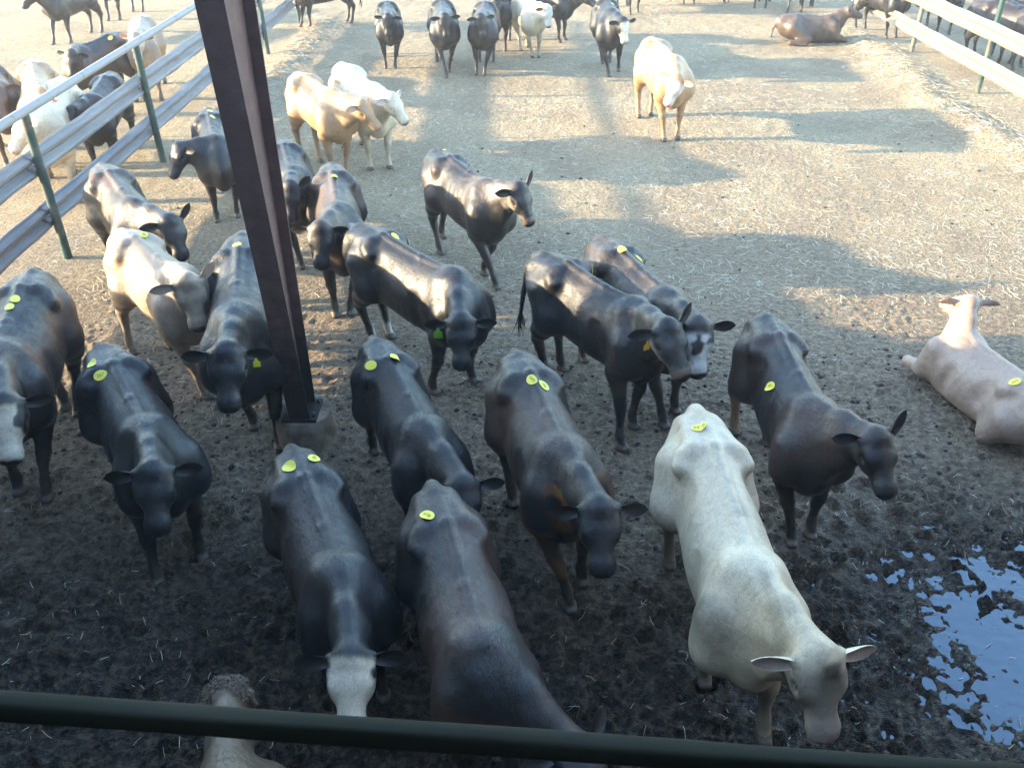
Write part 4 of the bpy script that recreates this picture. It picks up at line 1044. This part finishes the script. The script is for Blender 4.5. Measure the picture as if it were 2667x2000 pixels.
HERD = [
    dict(seed=100, pos=(-3.836, 5.826), h=-1.352, s=1.12, sx=1.12, poll=(0.958, 0.172, 1.071), muzzle=(1.196, 0.173, 0.768), head_scale=0.9, hooves={'FL': (0.564, 0.07), 'HL': (-0.474, 0.088), 'HR': (-0.59, -0.032)}, coat='brownblack', label='black and white faced calf cut off by the left picture edge', group='cattle in the near pen', face='white', reddish=0.5, dust=0.25, fat=1.05, ribs=0.4, tail=-0.12, tags=(((-0.202, 0.009, 1.17), 0, '', None), ((-0.103, -0.006, 1.163), 0.2, '', None))),
    dict(seed=107, pos=(-2.627, 4.958), h=-0.972, s=1.042, sx=1.136, poll=(0.94, -0.096, 1.188), muzzle=(1.186, -0.2, 0.906), head_scale=0.9, hooves={'FR': (0.545, -0.211), 'FL': (0.477, 0.113)}, coat='black', label='black calf facing the camera beside the column, tag reading 267 on its rump', group='cattle in the near pen', ear=((0.1, 0.05, 0), (0.1, 0.05, 0)), fat=0.982, ribs=1.33, tail=-0.06, tags=(((-0.327, -0.096, 1.143), 1.2, '267', None), ((-0.458, -0.115, 1.17), 0.3, '', (0, 1, 0.03)))),
    dict(seed=114, pos=(-3.178, 7.128), h=-0.803, s=1.052, sx=1.06, poll=(0.861, -0.114, 1.25), muzzle=(1.054, -0.174, 0.888), head_scale=0.941, hooves={'HR': (-0.574, -0.224), 'HL': (-0.438, 0.081), 'FR': (0.584, -0.078), 'FL': (0.424, 0.14)}, coat='cream', label='cream calf with curly poll walking left of the steel column', group='cattle in the near pen', face='darkpoll', ear=((-0.7, 1.0, 0), (0.0, 0.0, 0)), stain=0.8, nosecol=(0.12, 0.08, 0.07), fat=1.034, ribs=0.63, tail=0.0, tags=(((-0.363, 0.074, 1.178), 0, '709', None),)),
    dict(seed=121, pos=(-4.086, 8.739), h=-0.968, s=1.067, sx=1.207, poll=(0.981, 0.188, 1.103), muzzle=(1.143, 0.2, 0.819), head_scale=0.9, hooves={'HR': (-0.628, -0.14)}, coat='brownblack', label='black calf with brown streaked back standing behind the cream calf', group='cattle in the near pen', reddish=0.6, dust=0.45, ear=((-0.7, 1.0, 0), (0.1, 0.1, 0)), fat=0.943, ribs=1.57, tail=0.06),
    dict(seed=128, pos=(-3.858, 11.206), h=-1.225, s=0.975, sx=1.32, poll=(0.559, -0.473, 1.108), muzzle=(0.686, -0.669, 0.759), head_scale=0.955, hooves={'FR': (0.459, -0.168), 'FL': (0.385, 0.103)}, coat='black', label='black calf with brown rump turning its head left beside the fence', group='cattle in the near pen', reddish=0.3, ear=((0.1, 0.2, 0), (0.3, 0.5, 0)), fat=0.995, ribs=0.87, tail=0.12, tags=(((-0.56, 0.021, 1.186), 0, '', None), ((-0.326, 0.03, 1.17), 0, '', None))),
    dict(seed=135, pos=(-2.584, 9.86), h=-1.245, s=1.005, sx=1.06, poll=(0.925, -0.088, 1.153), muzzle=(1.082, -0.166, 0.775), head_scale=0.948, hooves={'FR': (0.547, -0.065)}, coat='black', label='black calf half hidden behind the steel column, head lowered', group='cattle in the near pen', ear=((-0.7, 1.0, 0), (0.1, 0.1, 0)), fat=1.047, ribs=1.8, tail=-0.09, tags=(((-0.399, -0.112, 1.176), 0, '', None),)),
    dict(seed=142, pos=(-1.84, 8.689), h=-1.351, s=1.05, sx=1.204, poll=(0.952, -0.184, 1.17), muzzle=(1.132, -0.23, 0.84), head_scale=0.9, hooves={'FL': (0.475, 0.01)}, coat='brownblack', label='brownish black calf facing the camera just right of the column', group='cattle in the near pen', reddish=0.55, dust=0.2, ear=((-0.12, 0, 0), (0.05, 0, 0)), fat=0.956, ribs=1.1, tail=-0.03, tags=(((-0.268, 0.012, 1.175), 0, '', (1, 0, 0.02)),)),
    dict(seed=149, pos=(-0.849, 7.092), h=-0.785, s=1.06, sx=1.309, poll=(0.936, -0.352, 1.029), muzzle=(1.102, -0.5, 0.716), head_scale=0.9, hooves={'HR': (-0.726, -0.021), 'HL': (-0.681, 0.14), 'FR': (0.346, -0.193), 'FL': (0.449, 0.173)}, coat='black', label='glossy black calf with green ear tag and two yellow back tags', group='cattle in the near pen', eartag=((-1, 'green', 1.25),), sheath=1, tint_amt=0.3, ear=((0.0, 0.0, 0), (0.15, 0.0, 0)), socks=(('HL', (0.5, 0.46, 0.4), 0.2),), fat=1.008, ribs=0.4, tail=0.03, tags=(((-0.385, 0.085, 1.149), 0, '', None), ((-0.38, 0.222, 1.061), 0.4, '', None))),
    dict(seed=156, pos=(-0.502, 9.413), h=-1.011, s=1.012, sx=1.166, poll=(0.926, 0.105, 1.229), muzzle=(1.144, 0.158, 0.874), head_scale=0.955, hooves={'HR': (-0.446, -0.152), 'HL': (-0.86, 0.092), 'FR': (0.682, -0.055), 'FL': (0.31, 0.01)}, coat='brownblack', label='dusty brown black calf with pale cheeks walking right in mid pen', group='cattle in the near pen', face='cheek', dust=0.35, reddish=0.3, ear=((-0.9, 1.3, 0), (0.1, 0.3, 0)), tailcol=(0.14, 0.05, 0.03), fat=1.06, ribs=1.33, tail=0.09, tags=(((-0.71, 0.073, 1.146), 0, '', (0, 1, 0.02)),)),
    dict(seed=163, pos=(0.735, 6.535), h=-0.892, s=1.058, sx=1.106, poll=(0.877, -0.177, 1.223), muzzle=(1.156, -0.215, 0.911), head_scale=0.955, hooves={'HR': (-0.509, -0.08), 'HL': (-0.575, 0.14), 'FR': (0.599, -0.27), 'FL': (0.449, 0.01)}, coat='black', label='black calf with orange ear tag and sun on its flank', group='cattle in the near pen', eartag=((-1, 'orange', 1.0),), face='cheek', dust=0.3, reddish=0.2, ear=((-0.5, 0.9, 0), (0.4, 0.3, 0)), fat=0.969, ribs=0.63, tail=-0.12, tags=(((-0.317, 0.214, 1.062), 0, '', None), ((-0.068, 0.103, 1.099), 0.3, '', None))),
    dict(seed=170, pos=(1.125, 6.782), h=-1.168, s=1.05, sx=1.127, poll=(0.943, -0.089, 1.177), muzzle=(1.163, -0.164, 0.828), head_scale=0.955, hooves={'FR': (0.594, -0.059), 'HR': (-0.59, -0.201)}, coat='brownblack', label='black calf with mottled white face behind the orange tagged calf', group='cattle in the near pen', face='mottled', dust=0.25, ear=((0.0, 0.0, 0), (-0.8, 0.2, 0)), fat=1.021, ribs=1.57, tail=-0.06, tags=(((-0.338, -0.01, 1.189), 0, '', (1, 0, 0.03)), ((-0.266, 0.114, 1.115), 0, '58', None))),
    dict(seed=177, pos=(2.043, 5.297), h=-1.522, s=1.012, sx=1.211, poll=(0.907, 0.199, 1.232), muzzle=(1.2, 0.25, 0.963), head_scale=0.911, hooves={'FR': (0.55, -0.027), 'HR': (-0.787, -0.089)}, coat='brownblack', label='black calf turning right beside the white calf, one ear upright', group='cattle in the near pen', reddish=0.5, ear=((-0.9, 1.3, 0, 0.235), (0.1, 0.3, 0)), socks=(('HR', (0.34, 0.22, 0.13), 0.5),), fat=0.93, ribs=0.87, tail=0.0, tags=(((0.022, -0.172, 1.006), 0.6, '47', (0, -1, 0.03)),)),
    dict(seed=184, pos=(-0.745, 5.077), h=-1.163, s=0.965, sx=1.234, poll=(1.037, 0.051, 1.073), muzzle=(1.239, 0.0, 0.904), head_scale=0.9, hooves={'HR': (-0.865, -0.093)}, coat='black', label='black calf with lowered head behind the tag 678 calf', group='cattle in the near pen', reddish=0.15, ear=((-0.15, 0, 0), (0.1, 0.1, 0)), fat=0.982, ribs=1.8, tail=0.06, tags=(((-0.41, -0.142, 1.157), 0.8, '', None), ((-0.399, 0.04, 1.182), 0, '', (1, 0, 0.03)))),
    dict(seed=191, pos=(0.224, 4.732), h=-1.308, s=1.05, sx=1.06, poll=(0.941, 0.021, 1.136), muzzle=(1.228, -0.035, 0.882), head_scale=0.9, hooves={'FR': (0.614, -0.01), 'HR': (-0.458, -0.096)}, coat='brownblack', label='dark calf with chestnut neck and overlapping tags reading 080', group='cattle in the near pen', reddish=0.75, neckred=0.9, ear=((0.05, 0, 0), (0.15, 0.0, 0)), fat=1.034, ribs=1.1, tail=0.12, tags=(((-0.27, -0.012, 1.182), 0.2, 'WPI', None), ((-0.231, 0.054, 1.15), 0.2, '080', None))),
    dict(seed=198, pos=(-1.096, 3.757), h=-1.141, s=0.972, sx=1.147, poll=(0.982, -0.104, 1.1), muzzle=(1.306, -0.221, 0.86), head_scale=0.955, hooves={}, coat='black', label='black calf with white forehead nearest the handrail', group='cattle in the near pen', face='forehead', reddish=0.25, fat=1.08, ear=((0.15, 0.0, 0), (0.12, 0.0, 0)), ribs=0.4, tail=-0.09, tags=(((-0.561, 0.101, 1.163), -0.3, '802', None), ((-0.517, -0.068, 1.174), 0.7, '', (0, 1, 0.04)))),
    dict(seed=205, pos=(-0.257, 3.279), h=-1.29, s=0.997, sx=1.161, poll=(0.875, 0.328, 0.817), muzzle=(1.12, 0.357, 0.735), head_scale=0.9, hooves={}, coat='brownblack', label='large brownish black calf with tag 678, head hidden by the handrail', group='cattle in the near pen', reddish=0.7, fat=1.08, dust=0.12, ear=((-0.6, 1.2, 0), (0.1, 0.1, 0)), ribs=1.33, tail=-0.03, tags=(((-0.474, -0.095, 1.175), 0.5, '678', (0, -1, 0.02)),)),
    dict(seed=212, pos=(1.242, 3.742), h=-1.534, s=1.103, sx=1.236, poll=(0.991, 0.124, 1.162), muzzle=(1.187, 0.156, 0.873), head_scale=0.9, hooves={'HR': (-0.708, -0.087), 'FR': (0.194, -0.063), 'FL': (0.559, 0.17)}, coat='white', label='white calf with dirty legs sniffing the mud by the puddle', group='cattle in the near pen', face='smoky', fat=0.9, legdirt=0.97, patch=((0.46, -0.22, 0.9, 0.17, 0.85), (0.55, 0, 1.12, 0.08, 0.5), (0.05, 0.04, 1.12, 0.07, 0.35), (-0.12, 0.02, 1.14, 0.05, 0.3), (-0.4, -0.2, 1.0, 0.05, 0.3), (0.2, 0.06, 1.13, 0.04, 0.3)), stain=0.75, nosecol=(0.34, 0.24, 0.2), ear=((0.0, 0.0, 0), (0.25, 0.1, 0)), ribs=0.63, tail=0.03, tags=(((-0.588, -0.048, 1.175), 1.4, '5490', (1, 0, 0.03)),)),
    dict(seed=219, pos=(-1.104, 1.806), h=1.885, s=0.95, sx=1.1, poll=(1.1, 0.0, 0.88), muzzle=(1.36, 0.0, 0.54), head_scale=1.0, hooves={}, coat='fawn', label='curly polled calf half hidden under the handrail, seen from behind', group='cattle in the near pen', curly=2.4, face='darkpoll', ear=((0.9, 0.9, 0, 0.09), (0.9, 0.9, 0, 0.09)), stain=0.9, fat=0.956, ribs=1.57, tail=0.09),
    dict(seed=226, pos=(4.119, 6.33), h=1.772, s=0.95, sx=1.19, poll=(0.664, -0.136, 0.88), muzzle=(1.034, -0.186, 0.71), head_scale=1.0, hooves={}, coat='pinktan', label='pale tan calf lying down at the right edge with tag 659', group='cattle in the near pen', lying=0.49, lie_side=-1, tail=-0.5, nosecol=(0.3, 0.2, 0.16), ear=((-0.15, 0.1, 0), (-0.05, 0.1, 0)), legdirt=0.2, stain=0.3, fat=1.008, ribs=0.87, tags=(((-0.425, 0.145, 0.677), 1.4, '659', None),)),
    dict(seed=233, pos=(2.466, 14.669), h=-1.429, s=1.125, sx=1.232, poll=(1.027, -0.145, 1.024), muzzle=(1.099, -0.266, 0.768), head_scale=0.9, hooves={'HR': (-0.627, -0.143), 'HL': (-0.705, 0.074), 'FR': (0.54, -0.081)}, coat='tan', label='orange tan calf walking alone toward the camera in mid pen', group='cattle in the near pen', face='pale', ear=((-0.1, 0, 0), (-0.2, 0.1, 0)), nosecol=(0.5, 0.25, 0.24), stain=0.2, legdirt=0.35, fat=1.06, ribs=1.8, tail=-0.06, tags=(((-0.443, -0.139, 1.168), 0, '', None),)),
    dict(seed=240, pos=(-2.773, 12.797), h=-0.946, s=1.08, sx=1.088, poll=(0.942, 0.158, 1.093), muzzle=(1.138, 0.305, 0.819), head_scale=0.9, hooves={'HR': (-0.566, -0.14), 'HL': (-0.287, 0.01), 'FR': (0.435, -0.14), 'FL': (0.417, 0.077)}, coat='tan', label='tan calf walking right just beyond the column', group='cattle in the near pen', stain=0.3, legdirt=0.5, tailcol=(0.35, 0.17, 0.07), ear=((0.1, 0.2, 0), (0.3, 0.4, 0)), fat=0.969, ribs=1.1, tail=0.0),
    dict(seed=247, pos=(-2.237, 13.205), h=-1.097, s=1.087, sx=1.282, poll=(1.037, 0.075, 1.131), muzzle=(1.206, 0.211, 0.851), head_scale=0.9, hooves={'FR': (0.447, -0.112)}, coat='white', label='white calf with tan neck walking behind the tan calf', group='cattle in the near pen', stain=0.4, legdirt=0.35, tantint=1, nosecol=(0.3, 0.2, 0.2), ear=((0.1, 0.2, 0), (0.1, 0.3, 0)), fat=1.021, ribs=0.4, tail=0.06),
    dict(seed=254, pos=(-2.553, 19.223), h=-1.424, s=0.978, sx=1.155, poll=(0.977, -0.031, 1.149), muzzle=(1.07, -0.064, 0.752), head_scale=0.929, hooves={'FR': (0.462, -0.14), 'FL': (0.452, 0.061)}, coat='black', label='leftmost of the black calves walking abreast at the far end', group='cattle walking in at the far end of the pen', ear=((-0.05, 0, 0), (0.05, 0, 0)), fat=0.93, ribs=1.33, tail=0.12),
    dict(seed=261, pos=(-1.384, 18.74), h=-1.467, s=1.062, sx=1.194, poll=(0.992, 0.008, 1.158), muzzle=(1.091, 0.032, 0.82), head_scale=0.9, hooves={'FR': (0.681, -0.01), 'FL': (0.269, 0.063)}, coat='black', label='middle black calf walking abreast at the far end, pale patch by its jaw', group='cattle walking in at the far end of the pen', ear=((-0.1, 0, 0), (0.05, 0, 0)), fat=0.982, ribs=0.63, tail=-0.09),
    dict(seed=268, pos=(-0.56, 18.737), h=-1.598, s=1.045, sx=1.121, poll=(0.954, 0.001, 1.169), muzzle=(1.048, 0.057, 0.824), head_scale=0.9, hooves={'FR': (0.448, -0.14), 'FL': (0.501, 0.016)}, coat='black', label='black calf walking with lowered head left of the white red-eared calf', group='cattle walking in at the far end of the pen', ear=((0.1, 0, 0), (-0.15, 0, 0)), reddish=0.3, fat=1.034, ribs=1.57, tail=-0.03),
    dict(seed=275, pos=(-0.249, 20.842), h=-1.658, s=1.0, sx=1.19, poll=(0.98, 0.0, 1.2), muzzle=(1.24, 0.0, 0.86), head_scale=1.0, hooves={}, coat='black', label='black calf behind the row of walking black calves, head out of frame', group='cattle walking in at the far end of the pen', fat=0.943, ribs=0.87, tail=0.03),
    dict(seed=282, pos=(0.341, 20.167), h=-1.328, s=0.985, sx=1.078, poll=(0.907, 0.206, 1.123), muzzle=(1.004, 0.252, 0.717), head_scale=0.955, hooves={'HR': (-0.261, -0.087), 'FR': (0.439, -0.01), 'FL': (0.463, 0.134)}, coat='white', label='white calf with red brown ears walking at the far end', group='cattle walking in at the far end of the pen', earcol=(0.24, 0.08, 0.05), earback=(0.3, 0.12, 0.08), face='pale', stain=0.5, nosecol=(0.03, 0.025, 0.025), fat=0.995, ribs=1.8, tail=0.09),
    dict(seed=289, pos=(0.743, 21.569), h=-0.524, s=1.0, sx=1.19, poll=(1.0, 0.05, 1.12), muzzle=(1.36, 0.08, 0.88), head_scale=1.0, hooves={}, coat='brownblack', label='dark brown calf partly hidden behind the white red-eared calf', group='cattle walking in at the far end of the pen', fat=1.047, ribs=1.1, tail=-0.12),
    dict(seed=296, pos=(1.942, 18.656), h=-1.545, s=1.097, sx=1.095, poll=(0.954, 0.149, 1.072), muzzle=(1.062, 0.203, 0.711), head_scale=0.9, hooves={'HR': (-0.52, -0.01), 'FR': (0.481, -0.01), 'FL': (0.138, 0.219)}, coat='black', label='black calf with white face walking left of the orange tan calf', group='cattle walking in at the far end of the pen', face='white', eyepatch=0.3, nosecol=(0.25, 0.2, 0.2), fat=0.956, ribs=0.4, tail=-0.06, tags=(((-0.194, 0.076, 1.128), 0, '', None),)),
    dict(seed=303, pos=(3.142, 25.231), h=-1.396, s=1.0, sx=1.19, poll=(0.98, 0.0, 1.2), muzzle=(1.24, 0.0, 0.86), head_scale=1.0, hooves={'FR': (0.6, -0.14), 'FL': (0.36, 0.14)}, coat='black', label='black legs of a calf at the top edge above the white faced calf', group='cattle walking in at the far end of the pen', fat=1.008, ribs=1.33, tail=0.0),
    dict(seed=310, pos=(4.949, 26.603), h=-1.658, s=1.0, sx=1.19, poll=(0.98, 0.0, 1.2), muzzle=(1.24, 0.0, 0.86), head_scale=1.0, hooves={}, coat='black', label='pair of black hooves at the top edge, right of centre', group='cattle walking in at the far end of the pen', fat=1.06, ribs=0.63, tail=0.06),
    dict(seed=317, pos=(5.685, 26.748), h=-1.047, s=1.0, sx=1.19, poll=(0.98, 0.0, 1.2), muzzle=(1.24, 0.0, 0.86), head_scale=1.0, hooves={'FR': (0.62, -0.1)}, coat='brownblack', label='dark legs of a calf at the top edge left of the gate', group='cattle walking in at the far end of the pen', fat=0.969, ribs=1.57, tail=0.12),
    dict(seed=324, pos=(6.923, 25.975), h=-1.92, s=1.0, sx=1.19, poll=(0.98, 0.0, 1.2), muzzle=(1.24, 0.0, 0.86), head_scale=1.0, hooves={'FR': (0.6, -0.14)}, coat='black', label='black legs close together at the top edge near the lying brown calf', group='cattle walking in at the far end of the pen', fat=1.021, ribs=0.87, tail=-0.09),
    dict(seed=331, pos=(7.756, 25.287), h=-2.094, s=1.02, sx=1.19, poll=(0.98, 0.0, 1.2), muzzle=(1.24, 0.0, 0.86), head_scale=1.0, hooves={'FR': (0.64, -0.14), 'FL': (0.3, 0.14)}, coat='brownblack', label='striding dark legs just left of the green pipe gate', group='cattle walking in at the far end of the pen', fat=0.93, ribs=1.8, tail=-0.03),
    dict(seed=338, pos=(6.856, 21.261), h=0.0, s=0.92, sx=1.19, poll=(0.84, 0.0, 0.84), muzzle=(1.21, -0.06, 0.72), head_scale=1.0, hooves={}, coat='brown', label='brown calf lying in straw at the end of the right fence', group='cattle in the near pen', lying=0.5, lie_side=-1, fat=0.982, ribs=1.1, tail=0.03),
    dict(seed=345, pos=(-2.237, 6.407), h=-1.353, s=1.143, sx=1.258, poll=(1.017, -0.029, 1.163), muzzle=(1.235, -0.057, 0.888), head_scale=0.9, hooves={'FR': (0.203, -0.052), 'FL': (0.503, 0.14)}, coat='black', label='black calf with yellow ear tag and lowered head touching the column', group='cattle in the near pen', eartag=((1, 'yellow', 0.9),), dust=0.15, reddish=0.2, ear=((0.15, 0.0, 0), (0.0, 0.0, 0)), ring=0.4, fat=1.034, ribs=0.4, tail=0.09, tags=(((-0.487, -0.01, 1.19), 0.3, '', None),)),
    dict(seed=352, pos=(-6.897, 12.985), h=-1.113, s=1.163, sx=1.267, poll=(1.018, 0.034, 1.171), muzzle=(1.107, -0.094, 1.013), head_scale=0.9, hooves={}, coat='tan', label='pinkish tan calf with yellow green ear tag beyond the left fence', group='cattle in the pen beyond the left fence', eartag=((1, 'yellow', 1.2),), face='pale', stain=0.2, ear=((-0.15, 0, 0), (0.05, 0, 0)), fat=0.943, ribs=1.33, tail=-0.12),
    dict(seed=359, pos=(-6.258, 11.973), h=-1.359, s=1.143, sx=1.257, poll=(1.019, -0.027, 1.158), muzzle=(1.175, -0.196, 0.93), head_scale=0.9, hooves={}, coat='white', label='white calf with dark eye close behind the left fence', group='cattle in the pen beyond the left fence', stain=0.15, ear=((-0.5, 0.3, 0), (0.1, 0.1, 0)), fat=0.995, ribs=0.63, tail=-0.06),
    dict(seed=366, pos=(-7.259, 15.875), h=-1.91, s=1.02, sx=1.06, poll=(0.827, 0.284, 1.167), muzzle=(0.973, 0.266, 0.773), head_scale=0.955, hooves={}, coat='brownblack', label='dark brown calf with white back tag beyond the top pipe', group='cattle in the pen beyond the left fence', reddish=0.5, ear=((0.1, 0.1, 0), (0.1, 0.0, 0)), fat=1.047, ribs=1.57, tail=0.0, tags=(((-0.305, 0.111, 1.142), 0, '', None),)),
    dict(seed=373, pos=(-6.803, 16.942), h=-1.301, s=1.085, sx=1.219, poll=(1.002, -0.002, 1.161), muzzle=(1.107, -0.048, 0.817), head_scale=0.9, hooves={}, coat='cream', label='pale calf with red brown ears facing the left fence', group='cattle in the pen beyond the left fence', earcol=(0.25, 0.1, 0.06), face='pale', nosecol=(0.05, 0.04, 0.04), fat=0.956, ribs=0.87, tail=0.06),
    dict(seed=380, pos=(-6.042, 12.995), h=-1.426, s=1.002, sx=1.318, poll=(1.05, -0.082, 1.136), muzzle=(1.205, -0.263, 0.935), head_scale=0.9, hooves={'FL': (0.527, 0.14), 'HL': (-0.685, 0.14)}, coat='black', label='black calf behind the left fence rails with pale tag on its rump', group='cattle in the pen beyond the left fence', ear=((-0.7, 0.2, 0), (0.1, 0.1, 0)), fat=1.008, ribs=1.8, tail=0.12, tags=(((-0.667, 0.231, 1.015), 0.3, '', None),)),
    dict(seed=387, pos=(-10.175, 21.633), h=-1.833, s=1.05, sx=1.19, poll=(0.92, -0.12, 1.17), muzzle=(1.2, -0.3, 0.85), head_scale=1.0, hooves={'FR': (0.68, -0.12), 'FL': (0.44, 0.13)}, coat='brownblack', label='dark brown calf walking at the top left corner', group='cattle in the pen beyond the left fence', fat=1.06, ribs=1.1, tail=-0.09),
    dict(seed=394, pos=(-10.061, 24.26), h=-1.745, s=1.02, sx=1.19, poll=(0.98, 0.0, 1.2), muzzle=(1.24, 0.0, 0.86), head_scale=1.0, hooves={'FR': (0.6, -0.1)}, coat='brownblack', label='dark legs of a calf at the top edge left of the fence pipe', group='cattle in the pen beyond the left fence', fat=0.969, ribs=0.4, tail=-0.03),
    dict(seed=401, pos=(-7.717, 13.295), h=-1.047, s=1.08, sx=1.19, poll=(0.98, 0.0, 1.2), muzzle=(1.24, 0.0, 0.86), head_scale=1.0, hooves={}, coat='brown', label='brown calf cut off at the left edge beyond the fence', group='cattle in the pen beyond the left fence', fat=1.021, ribs=1.33, tail=0.03),
    dict(seed=408, pos=(-4.611, 23.088), h=-2.618, s=1.0, sx=1.19, poll=(0.95, 0.1, 1.1), muzzle=(1.25, 0.1, 0.85), head_scale=1.0, hooves={'FR': (0.62, -0.1)}, coat='brownblack', label='dark calf at the far end of the left fence, head out of frame', group='cattle walking in at the far end of the pen', fat=0.93, ribs=0.63, tail=0.09),
    dict(seed=415, pos=(8.766, 22.173), h=-1.222, s=1.0, sx=1.19, poll=(0.98, 0.0, 1.2), muzzle=(1.24, 0.0, 0.86), head_scale=1.0, hooves={}, coat='black', label='black calf behind the far end of the right fence', group='cattle in the pen beyond the right fence', fat=0.982, ribs=1.57, tail=-0.12),
    dict(seed=422, pos=(10.444, 22.645), h=-1.745, s=1.0, sx=1.19, poll=(0.98, 0.0, 1.2), muzzle=(1.24, 0.0, 0.86), head_scale=1.0, hooves={}, coat='black', label='dark legs seen between the right fence rails, middle post', group='cattle in the pen beyond the right fence', fat=1.034, ribs=0.87, tail=-0.06),
    dict(seed=429, pos=(10.906, 19.753), h=2.793, s=1.0, sx=1.19, poll=(0.98, 0.0, 1.2), muzzle=(1.24, 0.0, 0.86), head_scale=1.0, hooves={}, coat='brownblack', label='dark calf walking away behind the upper right rail', group='cattle in the pen beyond the right fence', fat=0.943, ribs=1.8, tail=0.0),
    dict(seed=436, pos=(10.255, 19.23), h=-1.047, s=1.0, sx=1.19, poll=(0.98, 0.0, 1.2), muzzle=(1.24, 0.0, 0.86), head_scale=1.0, hooves={}, coat='brownblack', label='brown legged calf at the right edge behind the fence', group='cattle in the pen beyond the right fence', fat=0.995, ribs=1.1, tail=0.06),
    dict(seed=443, pos=(10.484, 18.674), h=1.745, s=1.0, sx=1.19, poll=(0.98, 0.0, 1.2), muzzle=(1.24, 0.0, 0.86), head_scale=1.0, hooves={}, coat='black', label='black legged calf behind the nearest right fence post', group='cattle in the pen beyond the right fence', fat=1.047, ribs=0.4, tail=0.12),
]
for sp in HERD: make_cow(sp)
# ------------------------------------------------------------------ dusty air
def haze():
    V, F = box((-125, -45, -1.2), (125, 145, 7.6))
    m = bpy.data.materials.new('dusty_air'); m.use_nodes = True; t = m.node_tree; t.nodes.clear()
    o = t.nodes.new('ShaderNodeOutputMaterial'); v = t.nodes.new('ShaderNodeVolumePrincipled')
    v.inputs['Color'].default_value = (.93, .93, .95, 1); v.inputs['Density'].default_value = .0021; v.inputs['Anisotropy'].default_value = .15
    t.links.new(v.outputs[0], o.inputs['Volume'])
    h = mesh_obj('haze', V, F, m, None, False); tag(h, 'thin dust hanging in the air over the whole yard', 'dust', kind='stuff')
haze()
